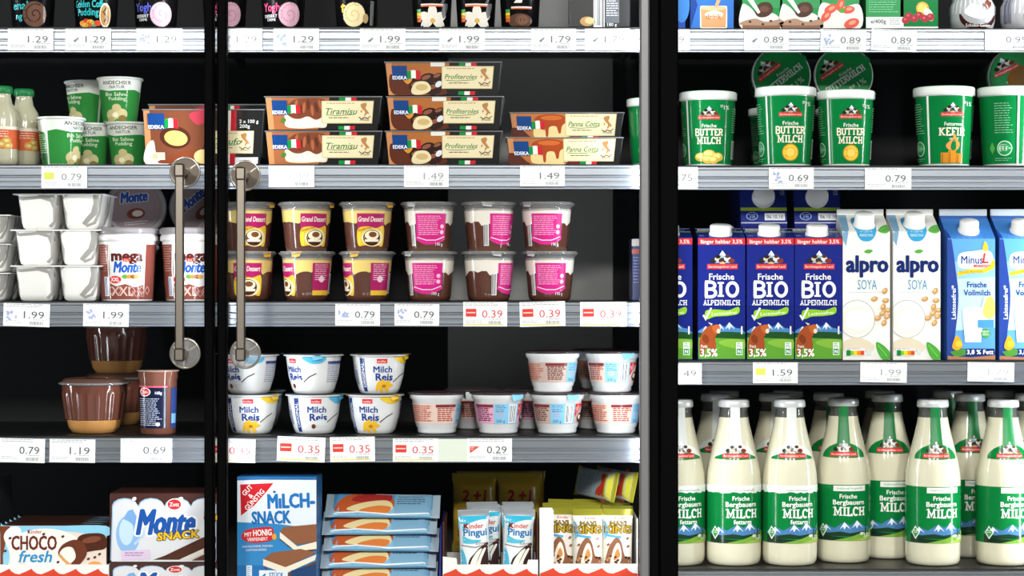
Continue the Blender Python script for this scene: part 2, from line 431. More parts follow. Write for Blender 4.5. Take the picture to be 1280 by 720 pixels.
shelf('upper cooler shelf carrying small cartons, with 0.89 tags', RX0, RX1, 36.5, 37, 65)
shelf('cooler shelf carrying green buttermilk and kefir cups', RX0, RX1, 207.5, 209.5, 237)
shelf('cooler shelf carrying upright milk and soya cartons', RX0, RX1, 450, 453, 481)
shelf('cooler shelf carrying the glass milk bottles', RX0, RX1, 709.5, 715, 743)
ROW = {'LA': Z(35), 'LB': Z(206), 'LC': Z(376.5), 'LD': Z(544), 'LE': Z(757), 'RA': Z(36.5), 'RB': Z(207.5), 'RC': Z(450), 'RF': Z(709.5)}

# ------------------------------------------------------------------ price tags
def tag_at(x0, x1, y0, y1, price, label, ink='#3c3e44', mark=None, tilt=0.0):
    w, h = x1 - x0, y1 - y0; k = (DIST + YR) / DIST
    p = Part(); p.box(-w / 2, w / 2, 0, .5, 0, h, M('#f4f5f7', .42)); a = Art(p, flat(), h=.05)
    I = M(ink, .6); G = M('#8d9098', .6); s = int(x0 + 7 * y0)
    wd_ = {4: .42}.get(len(price), .42) * w * .98
    fullw = w * .44 if ink[1] != 'd' else w * .46
    a.text(price, w * .16, h * .51, I, h=h * .30, w=fullw)
    a.fine(-w / 2 + 3, h * .86, w * .38, h * .97, G, 2.4, .7, s)
    a.fine(-w / 2 + 3, h * .10, -w * .05, h * .24, M('#a9acb3'), 2.2, .6, s + 1); a.bars(w * .08, h * .08, w * .36, h * .22, G, s + 2)
    a.fine(w * .14, h * .25, w * .44, h * .31, G, 2, .6, s + 5)
    if mark == 'red':
        a.rect(-w * .44, h * .40, -w * .20, h * .72, M('#e2463f')); a.rect(-w * .42, h * .54, -w * .22, h * .59, M('#f3d3d0'))
        a.rect(-w * .46, h * .06, w * .4, h * .10, M('#f0e25a'))
    elif mark == 'tri': a.poly([(-w * .44, h * .66), (-w * .44, h * .36), (-w * .22, h * .66)], M('#e0564d')); a.fine(-w * .42, h * .5, -w * .34, h * .62, M('#f7e6e4'), 2, .7)
    elif mark == 'yellow': a.rect(-w * .44, h * .40, -w * .22, h * .72, M('#dfe36a'))
    elif mark == 'blue':
        r = random.Random(s)
        for q in range(9):
            u, v = r.uniform(-w * .42, -w * .22), r.uniform(h * .3, h * .74); a.ell(u, v, 2.2, 1.3, M('#a9b6de'), 8, r.uniform(0, 180))
    elif mark == 'leaf': a.ell(-w * .28, h * .45, 2.6, 1.5, M('#7d8396'), 10, 35); a.ell(-w * .24, h * .52, 2.4, 1.2, M('#8f95a8'), 10, 35)
    o = props(p.build('price_tag'), label, 'price tag', 'price tags on the shelf rails')
    o.location = (X((x0 + x1) / 2, YR), YR - .0017, Z(y1, YR)); o.scale = (k, 1, k); o.rotation_euler = (0, math.radians(tilt), 0)
RED = '#d2434a'
for row in (
    (10, 67, 36, 63, '1.29', 'white 1.29 price tag under the chocolate swirl cup', '#6a6d75', None, 0),
    (82, 139, 36, 63, '1.29', 'white 1.29 price tag under the coffee pudding cup', '#6a6d75', 'leaf', 0),
    (171, 228, 36, 63, '1.29', 'white 1.29 price tag under the black cup with pink dessert and violet letters', '#5a5d65', 'blue', 0),
    (271, 328, 36, 63, '1.29', 'white 1.29 price tag partly behind the middle door frame', '#5a5d65', 'blue', 0),
    (342, 399, 36, 63, '1.29', 'white 1.29 price tag under the cup with pink letters', '#5a5d65', 'blue', 0),
    (450, 507, 36, 63, '1.99', 'white 1.99 price tag next to the cream dessert cup', '#6a6d75', 'leaf', 0),
    (549, 606, 36, 63, '1.99', 'white 1.99 price tag below the vanilla flower cups', '#6a6d75', 'leaf', 0),
    (664, 720, 36, 63, '1.79', 'white 1.79 price tag between flower cups and black barcode carton', '#6a6d75', 'leaf', 0),
    (731, 787, 36, 63, '1.79', 'white 1.79 price tag below the black barcode carton', '#6a6d75', 'leaf', 0),
    (805, 862, 37, 63, '0.89', 'white price tag mostly hidden by the thick black door frame, top rail', '#6a6d75', None, 0),
    (930, 986, 37, 63, '0.89', 'white 0.89 price tag under the chocolate milk cartons', '#6a6d75', 'leaf', 0),
    (1025, 1082, 37, 64, '0.89', 'white 0.89 price tag under the strawberry carton', '#6a6d75', 'blue', 1.5),
    (1088, 1145, 37, 64, '0.89', 'tilted white 0.89 price tag under the 400g carton', '#6a6d75', None, 3),
    (1231, 1290, 37, 63, '0.95', 'white 0.95 price tag under the chocolate treat cups', '#6a6d75', None, 0),
    (52, 109, 208, 235, '0.79', 'white 0.79 price tag with yellow square under green pudding cups', '#8a8d95', 'yellow', 0),
    (336, 393, 207, 234, '1.49', 'white price tag with ink paled as by glare, under the lower tiramisu pack', '#c9cbd0', None, 0),  # overexposure put into the ink colour: digits printed almost white
    (505, 561, 207, 234, '1.49', 'pale 1.49 price tag under the profiteroles packs', '#a0a3ab', None, 0),
    (650, 706, 207, 233, '1.49', 'white 1.49 price tag under the panna cotta packs', '#6a6d75', None, 0),
    (815, 872, 209, 236, '0.75', 'white 0.75 price tag partly behind the thick black door frame', '#4a4d55', None, 0),
    (961, 1017, 209.5, 236, '0.69', 'white 0.69 price tag under the buttermilk cup with gold coin', '#5a5d65', 'blue', 0),
    (1081, 1139, 210, 237, '0.79', 'white 0.79 price tag before the kefir cups', '#5a5d65', None, 0),
    (4, 62, 379.5, 408, '1.99', 'white 1.99 price tag below the white swirl multipacks', '#4a4d55', 'blue', 2),
    (104, 161, 380, 408, '1.99', 'white 1.99 price tag below the big pink-brown dessert cup', '#4a4d55', 'blue', 1),
    (419, 475, 380, 407, '0.79', 'white 0.79 price tag under the third yellow-topped pudding column', '#4a4d55', 'blue', .5),
    (493, 549, 380, 407, '0.79', 'white 0.79 price tag under the first white-topped pudding column', '#4a4d55', 'blue', .5),
    (579, 634, 377.5, 408, '0.39', 'white tag with red 0.39 under the middle white-topped puddings', RED, 'red', 0),
    (650, 707, 377, 408, '0.39', 'slightly tilted red 0.39 tag under the last white-topped puddings', RED, 'red', -1.5),
    (725, 783, 377.5, 408, '0.39', 'red 0.39 tag by the empty shelf space', RED, 'red', 0),
    (820, 877, 454, 480, '1.49', 'white 1.49 price tag partly behind the thick black door frame', '#4a4d55', None, 0),
    (941, 997, 453, 479, '1.59', 'white 1.59 price tag with yellow square under the blue cartons', '#5a5d65', 'yellow', 0),
    (1075, 1133, 453, 478, '1.99', 'white 1.99 price tag under the soya cartons', '#a0a3ab', None, 1),
    (1209, 1267, 453, 477, '1.79', 'pale price tag under the light blue whole milk cartons', '#b0b3bb', None, 1),
    (-1, 56, 548, 578, '0.79', 'white 0.79 price tag on the empty end of the ribbed pudding shelf', '#4a4d55', None, 1.5),
    (62, 119, 549, 578, '1.19', 'white 1.19 price tag below the ribbed pudding bowl', '#4a4d55', None, 1),
    (151, 215, 548, 578, '0.69', 'white 0.69 price tag below the brown pudding tumbler', '#4a4d55', None, 0),
    (262, 319, 549, 578, '0.35', 'red 0.35 tag partly behind the middle door frame', RED, 'red', 1),
    (346, 406, 546, 577, '0.35', 'red 0.35 tag under the blue-rimmed rice pudding bowls', RED, 'red', 2),
    (413, 469, 546, 577, '0.35', 'red 0.35 tag under the yellow-rimmed rice pudding bowls', RED, 'red', -1),
    (491, 548, 548, 577, '0.35', 'red 0.35 tag beside the blank pale strip', RED, 'red', 0),
    (584, 640, 548, 577, '0.29', 'white 0.29 price tag with a small red triangle', '#3c3e44', 'tri', 0),
): tag_at(row[0], row[1], row[2], row[3], row[4], row[5], row[6], row[7], row[8])
p = Part(); p.box(-18, 18, 0, .5, 0, 28, M('#dfe6da', .4)); o = props(p.build('rail_strip'), 'blank pale green strip in the rail between two tags', 'strip'); o.location = (X(566, YR), YR - .0014, Z(577, YR))

# ------------------------------------------------------------------ shared print motifs
GRN = M('#0a7a3c', .15); GRN2 = M('#0f8f47', .32); NAVY = M('#182478'); REDP = M('#cf2b2b', .4)
FR, FW, FG = M('#c8202e'), M('#f0ede6'), M('#0b8a3e')
def alp_crest(a, cx, cy, s):
    """mountain with hats over a red banner"""
    a.poly([(cx - 9 * s, cy), (cx - 2 * s, cy + 8 * s), (cx, cy + 11 * s), (cx + 3 * s, cy + 7 * s), (cx + 9 * s, cy)], M('#9fb2c8'))
    a.poly([(cx - 2.6 * s, cy + 7 * s), (cx, cy + 11 * s), (cx + 2.8 * s, cy + 7.2 * s), (cx + .8 * s, cy + 6 * s), (cx - .8 * s, cy + 7.6 * s)], M('#f4f6f8'))
    for dx, dy, r, c in ((-8, 2, 3, '#2d2a26'), (-4, 3.6, 3, '#d8c3a8'), (0, 2.2, 3.4, '#3a3430'), (4.4, 3.6, 3, '#e9e6e0'), (8, 2, 3, '#7b3a2c'), (-4, 5.6, 2.4, '#26231f'), (4.4, 5.8, 2.2, '#54382a'), (0, -.4, 2.4, '#caa98a')):
        a.ell(cx + dx * s, cy + dy * s, r * s, r * .72 * s, M(c), 10)
    a.rect(cx - 13.5 * s, cy - 5.4 * s, cx + 13.5 * s, cy - .8 * s, REDP); a.text('Berchtesgadener Land', cx, cy - 3.1 * s, M('#f6e9e4'), h=2.0 * s, w=24.5 * s)
def alps(a, x0, x1, y, s, meadow=True):
    w = x1 - x0; q = lambda t: x0 + t * w
    a.poly([(x0, y), (x0, y + 6 * s), (q(.16), y + 12 * s), (q(.3), y + 8 * s), (q(.46), y + 15 * s), (q(.56), y + 11 * s), (q(.66), y + 17 * s), (q(.8), y + 10 * s), (q(.9), y + 9 * s), (x1, y + 4 * s), (x1, y)], M('#4b7fb5'))
    for t, b, c, d in ((.16, 12, .10, 7), (.46, 15, .10, 8), (.66, 17, .12, 9)):
        a.poly([(q(t), y + b * s), (q(t) - c * w * .7, y + (b - d) * s), (q(t) - c * w * .2, y + (b - d * .62) * s), (q(t), y + (b - d * 1.05) * s), (q(t) + c * w * .3, y + (b - d * .55) * s), (q(t) + c * w, y + (b - d) * s)], M('#e9eff6'))
    a.poly([(x0, y - 1), (x0, y + 4 * s), (q(.2), y + 2.5 * s), (q(.4), y + 4.5 * s), (q(.55), y + 2.6 * s), (q(.78), y + 4.6 * s), (x1, y + 3 * s), (x1, y - 1)], M('#173a26'))
def nutri(a, x, y, w, h):
    a.rect(x - 1, y - 1, x + w + 1, y + h * 1.6, M('#e8e8e8')); c = ('#1b7f3f', '#7fbb36', '#f3cc1d', '#e88a22', '#d84a26')
    for i in range(5): a.rect(x + i * w / 5, y, x + (i + 1) * w / 5, y + h, M(c[i]))
    a.rect(x - .3, y - .8, x + w / 4.4, y + h + .8, M(c[0]), .6); a.fine(x, y + h * 1.15, x + w * .8, y + h * 1.5, M('#555555'), 2, .6)
def lid_art(a, r, mat): a.ell(0, 0, r, r, mat, 40)
def top_map(z): return lambda u, v, h: (u, v, z + h)
# ================================================================== PRODUCTS
# ------------------------------------------------------------------ top shelf: black dessert cups
def dark_cup(label, cat, art, group, rb=25, rt=31, h=92):
    t = thing('dessert_cup', label, cat, group); prof = [(rb - 2, 0), (rb, 1.5), (rt, h)]
    p = Part(); p.lathe(prof, M('#0d0c0e', .25, spec=.2)); R = interp(prof)
    art(Art(p, round_map(R, 0, (rb + rt) / 2), 5, True)); p.build('cup_body', t)
    p = Part(); p.lathe([(rt + 2, h - 2), (rt + 2.5, h), (rt + 1, h + 2), (0, h + 2)], M('#c9c9c9', .3)); p.build('lid', t)
    return t
def swirl(a, cx, cy, r, c1, c2):
    a.ell(cx, cy, r, r, M('#3a2f2c')); a.ell(cx, cy, r - 1, r - 1, M(c1))
    a.line([(cx + (r - 3) * (1 - i / 26) * math.cos(i * .42 + 1), cy + (r - 3) * (1 - i / 26) * math.sin(i * .42 + 1)) for i in range(25)], 1.6, M(c2))
def a1(a):
    a.text('enal', -11, 28, M('#37aeb4'), h=10, bold=.03); a.text('ng', -13, 15, M('#37aeb4'), h=8, bold=.03); swirl(a, 9, 17, 16.5, '#6b4a3c', '#3c2620')
def a2(a):
    a.text('Golden Coffee', -2, 30, M('#2fb2b8'), h=8.5, w=46, bold=.03); a.text('Pudding', -6, 20, M('#2fb2b8'), h=8.5, w=30, bold=.03)
    for i, (u, v, c) in enumerate(((-14, 6, '#e88b2e'), (-8, 8, '#c6482f'), (-2, 7, '#efb643'), (3, 5, '#5fa36a'), (-10, 3, '#f0c04a'), (-4, 3, '#d9622c'), (8, 6, '#c6482f'))): a.ell(u, v, 5, 3.6, M(c), 12)
    a.ell(18, 16, 8, 15, M('#e8d6b4')); a.ell(18, 16, 6.6, 13, M('#a97d4e')); a.line([(16, 8), (21, 14), (15, 20), (19, 26)], 2, M('#5b3a22'))
def yog(txt, ink, dx=0):
    def f(a):
        a.text('Yoghurt', -6 + dx, 26, M(ink), h=10, w=40, bold=.03); a.text('DESSERT', -15 + dx, 15, M('#e4e4e6'), h=3.6, bold=.02); a.text('CREME', -14 + dx, 10.5, M('#e4e4e6'), h=3, bold=.02)
        swirl(a, 12 + dx, 17, 16, '#d9a9bb', '#c68fa6')
    return f
def a6(a):
    a.text('t', -17, 26, M('#f2c22e'), h=14, bold=.05); a.text('o', -15, 13, M('#f2c22e'), h=6, bold=.03); swirl(a, -2, 16.5, 16, '#f0dcae', '#dcc088'); a.bars(21, 4, 27, 34, M('#8b8b8d'), 4)
    a.ell(14, 12, 4, 6, M('#b49a6a'))
G1 = 'black dessert cups on the top shelf'
for art, px, lab in ((a1, 41, 'black dessert cup with brown chocolate swirl and turquoise letters'), (a2, 120, 'black coffee pudding cup with turquoise letters and colourful sweets'),
                     (yog('', '#5a62c9'), 195, 'black cup with round pink dessert and violet letters'), (yog('', '#d24a78'), 281, 'black pink-dessert cup half hidden behind the door frames'),
                     (yog('', '#e0527c'), 354, 'black cup with round pink dessert and pink letters'), (a6, 446, 'black cup with round cream dessert and yellow letters')):
    put(dark_cup(lab, 'dessert cup', art, G1), px, ROW['LA'], depth=27)
def flower(dark):
    def f(a):
        W = M('#ece4da')
        if dark:
            a.ell(0, 9, 17, 9, M('#5a3f33')); a.ell(3, 10, 9, 6, M('#7a5645')); a.rect(-12, 23.5, 16, 26.5, M('#e06a4a')); a.rect(-12, 25, 16, 26.5, M('#f0e6e0'))
            a.poly([(-8, 31), (-4, 36), (4, 38), (2, 31)], W)
        else:
            for an in (20, 92, 160, 215, 325): a.ell(2 + 10 * math.cos(math.radians(an)), 11 + 8 * math.sin(math.radians(an)), 10, 6, W, 16, an)
            a.ell(2, 9, 3.4, 3, M('#e0b25a')); a.rect(-14, 26.5, 16, 30, M('#e8744f')); a.rect(-14, 28.5, 16, 30, M('#f4ece4')); a.blob([(12, 30), (20, 40), (14, 22), (18, 12), (24, 30)], M('#5d5d60'))
        for i, c in enumerate(('#2f8f46', '#e9c627', '#e58b27', '#d9571f')): a.rect(-21, 20 - i * 4, -14, 23.6 - i * 4, M(c))
    return f
G2 = 'dark flower print dessert cups'
for px, d, lab in ((540, 0, 'dark cup with white vanilla flower, first of two beside the cream cup'), (595, 0, 'dark cup with white vanilla flower, nearer the brown cup'), (650, 1, 'dark cup with brown chocolate mousse print and orange stripe')):
    put(dark_cup(lab, 'dessert cup', flower(d), G2, 23, 28), px, ROW['LA'], depth=25)
t = thing('drink_carton', 'black carton with white barcode panel on the top shelf', 'carton'); p = Part(); p.box(-38, 38, 0, 60, 0, 130, M('#17171a', .35), 1.5)
a = Art(p, flat()); a.rect(-8, 0, 3, 60, M('#dcdcde')); a.bars(-7, 3, 2, 40, M('#222224'), 8, .5, 1.1); a.rect(4.5, 0, 5.8, 60, M('#d0d0d2')); a.rect(7, 6, 24, 60, M('#5c5f66'))
a.fine(8, 12, 23, 58, M('#c5c7cb'), 3, 1, 9); a.text('180 g', 15, 4, M('#d9d9db'), h=4); a.ell(-16, 8, 9, 6, M('#b58c58')); a.ell(-13, 9, 6, 4, M('#d8b782')); p.build('carton_body', t)
p = Part(); p.lathe([(9, 130.2), (9, 138), (0, 138)], M('#2b2b2d')); p.build('cap', t, Matrix.Translation((0, 25, 0))); put(t, 750, ROW['LA'])
# ------------------------------------------------------------------ small cartons
def small_carton(label, base, art, side=None, w=47, h=118, d=46, group='small cartons on the top shelf'):
    t = thing('drink_carton', label, 'carton', group); p = Part(); p.box(-w / 2, w / 2, 0, d, 0, h, M(base), 1); art(Art(p, flat(), dh=.025)); p.build('carton_body', t)
    p = Part(); p.prism_x([(0, h), (d, h), (d * .55, h + 16), (d * .55, h + 22), (d * .45, h + 22), (d * .45, h + 16)], -w / 2, w / 2, M(base)); p.build('gable_top', t); return t
def sh_drink(a):
    a.rect(-27, 0, 27, 90, M('#2f6fc0')); a.poly([(-27, 0), (-18, 30), (-27, 60)], M('#173f93')); a.rect(-15, 1, 19, 29, M('#e6d9cb'), 2); a.poly([(-13, 2), (17, 2), (18, 26), (-14, 26)], M('#d59a6a'))
    a.ell(2, 26, 16, 3, M('#eab78c')); a.blob([(-4, 14), (8, 13), (14, 19), (3, 23), (-9, 19)], M('#f1dcc8')); a.text('drink', 2, 15.5, M('#c56d33'), h=6, w=19, bold=.04); a.poly([(3, 27), (10, 50), (16, 50), (7, 27)], M('#dba477'))
def sh_choc(a):
    a.rect(-23.5, 26, 23.5, 110, GRN2); a.blob([(-24, 0), (-24, 30), (-14, 27), (-6, 19), (4, 17), (14, 20), (24, 12), (24, 0)], M('#e9e4dd')); a.rect(-23.5, .3, 23.5, 9, M('#8d6049'))
    a.blob([(-24, 9), (-8, 13), (6, 9), (24, 12), (24, 5), (-24, 5)], M('#b08a74')); a.blob([(-8, 22), (-2, 32), (10, 33), (15, 24), (8, 16), (-3, 15)], M('#4a2c20')); a.ell(4, 25, 6, 4, M('#6b4433'))
    a.poly([(-20, 40), (-4, 19), (-1, 21), (-12, 40)], M('#f1efec'))
    for u, v in ((-14, 9), (12, 10), (2, 6)): a.ell(u, v, 2, 1.4, M('#4a2c20'), 8)
def sh_straw(a):
    a.rect(-23.5, 28, 23.5, 110, GRN2); a.blob([(-24, 0), (-24, 32), (0, 27), (24, 30), (24, 0)], M('#f0e6e2')); 
    for u, v, r, q in ((-12, 25, 9, 30), (0, 30, 8, 70), (10, 24, 8, 10), (14, 7, 10, 20), (-18, 16, 8, 50)): a.ell(u, v, r, r * .6, M('#e0553f'), 14, q); a.ell(u + 1, v + 1, r * .5, r * .25, M('#f29a84'), 10, q)
    a.ell(2, 23, 4, 3, M('#5c9d35'))
def sh_back(a):
    a.rect(-23.5, 15, 23.5, 110, GRN2); a.rect(-23.5, .3, 23.5, 15, M('#e9eaea')); a.text('e/400g', -8, 9.5, M('#3a3a3c'), h=4.6, w=19, bold=.02); a.fine(6, 5, 20, 13, M('#9a9a9a'), 2.2, .7, 4); a.fine(-20, 20, 20, 40, M('#7fcf9b'), 3, .9, 5)
def sh_berry(a):
    a.rect(-23.5, .3, 23.5, 110, GRN); a.ell(4, 26, 8, 8, M('#e9a83a'), 20); a.ell(4, 26, 6, 6, M('#f3cf6b'), 20); a.ell(12, 18, 5, 9, M('#e9e2d8'), 14, 30)
    for u, v in ((-13, 16), (-6, 13), (0, 17), (7, 13), (14, 15), (-17, 11)): a.ell(u, v, 5, 4.6, M('#a92234'), 12); a.ell(u - 1, v + 1, 1.6, 1.4, M('#d4596a'), 8)
    a.rect(-23.5, .3, 23.5, 3, M('#dfe3dd'))
def blue_plain(a): a.rect(-23, 0, 23, 110, M('#1f4fae')); a.ell(20, 30, 10, 22, M('#3d86d6'))
for px, base, art, w, lab in ((832, '#1f4fae', blue_plain, 50, 'blue carton edge peeking out beside the thick black door frame'), (890, '#2f6fc0', sh_drink, 54, 'blue carton with a glass of orange coloured drink'),
                              (951.5, '#0f8f47', sh_choc, 47, 'green chocolate milk carton standing next to the blue drink carton'), (1001.5, '#0f8f47', sh_choc, 47, 'green chocolate milk carton standing next to the strawberry carton'),
                              (1050.5, '#0f8f47', sh_straw, 47, 'green carton with strawberries and milk'), (1106, '#0f8f47', sh_back, 46, 'green carton turned to its 400g back panel'), (1149, '#0a7a3c', sh_berry, 38, 'narrow green carton with raspberries and lemon')):
    put(small_carton(lab, base, art, w=w), px, ROW['RA'])
def schoko(label, turn):
    t = thing('dessert_cup', label, 'dessert cup', 'chocolate treat cups'); prof = [(20, 0), (26, 3), (28, 12), (28, 30), (24, 38), (26, 46), (28, 80)]
    p = Part(); p.lathe(prof, M('#b9b9be', .25)); a = Art(p, round_map(interp(prof), math.radians(turn), 28), 4, True)
    W = M('#e7e7ea')
    for u in range(-78, 78, 6): a.line([(u, 40), (u + 1, 30), (u, 20)], 1.6, W)
    a.blob([(-24, 20), (-14, 9), (0, 6), (14, 9), (25, 19), (24, 11), (12, 1.5), (-12, 1.5), (-23, 10)], M('#3c1c18')); a.text('Schoko-Genuss', 0, 5, M('#efe6e0'), h=4, w=34, bold=.02)
    a.poly([(4, 30), (13, 38), (20, 34), (12, 24)], M('#6b3726')); a.blob([(-18, 20), (-8, 32), (4, 24), (14, 22), (2, 12)], M('#f1f0ee'))
    a.bars(-52, 8, -40, 38, M('#3a3e66'), 7, .6, 1.2); p.build('cup_body', t)
    p = Part(); p.lathe([(30, 78), (30, 82), (0, 82)], M('#d5d5d8')); p.build('lid', t); return t
put(schoko('silvery chocolate treat cup with brown band, beside the berry carton', 6), 1215, ROW['RA'], depth=28)
put(schoko('silvery chocolate treat cup with barcode, at the shelf end by the 0.95 tag', 38), 1279, ROW['RA'], depth=28)

# ------------------------------------------------------------------ second shelf, left bay
t = thing('dessert_bottle', 'x', 'bottle', 'glass bottles with orange labels'); prof = [(16, 0), (20, 3), (20.5, 10), (20.5, 56), (18, 68), (12, 78), (10.5, 86), (10.5, 90)]
p = Part(); p.lathe(prof, M('#b9b59c', .12, coat=.6)); p.build('bottle_body', t)
p = Part(); p.lathe([(20.7, 20), (20.7, 48)], M('#d0592c', .5), caps=False); a = Art(p, round_map(lambda v: 20.7), 4, True); a.rect(-64, 44, 64, 48, M('#e8ded0'))
for u, v in ((4, 26), (12, 24), (-14, 26), (10, 30)): a.ell(u, v, 6, 4.6, M('#c8a04e'), 12); a.ell(u, v, 3, 2, M('#e4cd8f'), 10)
a.fine(-16, 32, 14, 42, M('#f0d9c6'), 3, 1, 3); p.build('label', t)
p = Part(); p.lathe([(11.5, 89.5), (12.5, 91), (12.5, 97), (11, 99), (0, 99)], M('#1c7a42', .35), rf=lambda a_, z: 1 + .02 * math.cos(a_ * 24)); p.build('screw_cap', t)
put(inst(t, 'cream dessert bottle with orange label, cut by the picture edge'), 3, ROW['LB'], 0, 0, 21)
put(inst(t, 'cream dessert bottle with orange label, beside the green pudding cup'), 30, ROW['LB'], .045, 20, 21)

t = thing('pudding_cup', 'x', 'pudding cup', 'green and white pudding cups'); prof = [(20, 0), (21, 1), (27.5, 55)]; R = interp(prof)
p = Part(); p.lathe(prof, M('#e9ece6', .14)); a = Art(p, round_map(R, 0, 24.5), 4, True)
for s in (0, 1):
    o = s * 77
    a.poly([(o - 37, .6), (o + 37, .6), (o + 37, 38), (o + 24, 41), (o + 8, 40), (o - 10, 39), (o - 26, 42), (o - 37, 40)], M('#33893f', .15))
a.text('ANDECHSER', 0, 49.5, M('#3b3b35'), h=4.4, w=35, bold=.02); a.text('NATUR', 1, 44, M('#4b4b45'), h=3.6, w=18, bold=.01)
a.text('Bio Sahne', 0, 35, M('#e6f0d8'), h=4.4, w=28, bold=.01); a.text('Pudding', 1, 29.5, M('#e6f0d8'), h=4.4, w=22, bold=.01)
for u, v, r, c in ((-6, 9, 9, '#c7b98a'), (6, 10, 9, '#d8cd9d'), (0, 18, 6, '#cfc08d'), (8, 4, 6, '#8a7a44'), (-8, 3, 5, '#b3a56e'), (-2, 9, 4, '#efe8c8')): a.ell(u, v, r, r * .8, M(c), 16)
a.fine(-62, 12, -38, 36, M('#cfe8c8'), 2.6, .8, 2); a.rect(-50, 6, -40, 14, M('#2f6d3d')); a.rect(-64, 8, -56, 12, M('#dfe7c0')); a.fine(60, 8, 92, 34, M('#cfe8c8'), 2.6, .8, 5)
p.build('cup_body', t)
p = Part(); p.lathe([(28.5, 54), (29.4, 55), (29.4, 56), (28.8, 57), (0, 57)], M('#dcdedd', .3)); p.build('lid', t)
o = put(inst(t, 'green and white pudding cup turned to its text side, front of the pudding row'), 76, ROW['LB'], 0, 62, 29); o.scale = (o.scale[0] * 1.05,) * 3
put(inst(t, 'green pudding cup half behind the front text-side pudding cup'), 112, ROW['LB'], .076, 6, 29)
put(inst(t, 'green pudding cup standing next to the tartufo pack, bottom of its stack'), 161, ROW['LB'], .055, -8, 29)
o = put(inst(t, 'green pudding cup on top of the stack, lettering to the front'), 150, ROW['LB'] + 57.6 * U, .058, 0, 29)
put(inst(t, 'green pudding cup on top, turned away behind the other top cup'), 109, ROW['LB'] + 57.6 * U, .110, -38, 29)

# Italian dessert packs
CARD = M('#121113', .3, spec=.15)
def pic_tiramisu(a, W):
    a.blob([(-50, 12), (-48, 4), (-30, 2), (-8, 3), (4, 4), (4, 16), (-4, 26), (-30, 25), (-48, 20)], M('#e6dac6'))
    a.blob([(-48, 22), (-40, 15), (-30, 14), (-20, 17), (-10, 13), (-2, 16), (6, 26), (2, 38), (-18, 40), (-36, 38), (-46, 30)], M('#7a3f28'))
    for i in range(9): a.ell(-40 + i * 5.2, 28 + 4 * math.sin(i * 2.1), 2, 7, M('#a8623f' if i % 2 else '#5c2c1c'), 10, -25 + 6 * i)
    a.ell(-18, 8, 22, 4, M('#f3ead9')); a.ell(-52, 12, 4, 3, M('#4d7a2f'), 10, 30)
def pic_profit(a, W):
    a.blob([(-66, 2), (-68, 26), (-52, 20), (-40, 24), (-28, 16), (-4, 12), (4, 2), (-30, 1)], M('#5c2a18'))
    for u, v, r in ((-34, 12, 9), (-20, 20, 9), (-12, 8, 9), (-44, 20, 7), (-6, 22, 7)): a.ell(u, v, r * 1.2, r * .85, M('#2f150e'), 16, 15); a.ell(u - 2, v + 2.5, r * .7, r * .3, M('#8b5440'), 12, 20)
    a.blob([(-42, 6), (-36, 16), (-22, 17), (-16, 8), (-24, 2), (-38, 1)], M('#e9d8ae')); a.ell(-28, 10, 8, 4, M('#cfb27a')); a.blob([(-52, 20), (-46, 14), (-40, 20), (-46, 24)], M('#d98f2f')); a.ell(-6, 14, 5, 3.4, M('#dfe0e8'), 12, 40); a.rect(-16, 36, 2, 41, M('#e8e4dc'))
def pic_panna(a, W):
    a.blob([(-42, 2), (-44, 12), (-38, 24), (-6, 25), (2, 12), (2, 1), (-22, .5)], M('#e8cf93')); a.blob([(-42, 22), (-30, 16), (-28, 4), (-25, 4), (-23, 15), (-14, 16), (-11, 8), (-8, 8), (-6, 17), (2, 24), (-6, 30), (-22, 32), (-38, 29)], M('#a8441a'))
    a.ell(-20, 27, 14, 3, M('#c9672d')); a.blob([(-72, 0.6), (-72, 14), (-60, 12), (-50, 4), (-46, 0.6)], M('#5a2a20')); a.blob([(-2, 2), (12, 4), (24, 1), (10, .6)], M('#6d1f2a'))
def pic_tartufo(a, W):
    a.ell(-36, 34, 20, 14, M('#4a2318'), 28, -8); a.ell(-35, 33, 15, 9.5, M('#d9b566'), 24, -8); a.blob([(-76, 1), (-74, 22), (-64, 30), (-60, 10), (-44, 1)], M('#d7cdc6'))
    a.blob([(-60, 3), (-40, 12), (-10, 18), (8, 10), (8, 1), (-40, 1)], M('#7c3a22')); a.ell(0, 10, 12, 9, M('#e2c98a')); a.ell(10, 8, 6, 6, M('#f0e2b4')); a.blob([(-18, 62), (-8, 50), (4, 54), (8, 66), (-4, 68)], M('#b53a4a'))
    a.rect(-68, 6, -50, 15, M('#ece3d4')); a.rect(-66, 7, -59, 14, M('#c8b48a')); a.rect(-58, 7, -52, 14, M('#d8c8a0'))
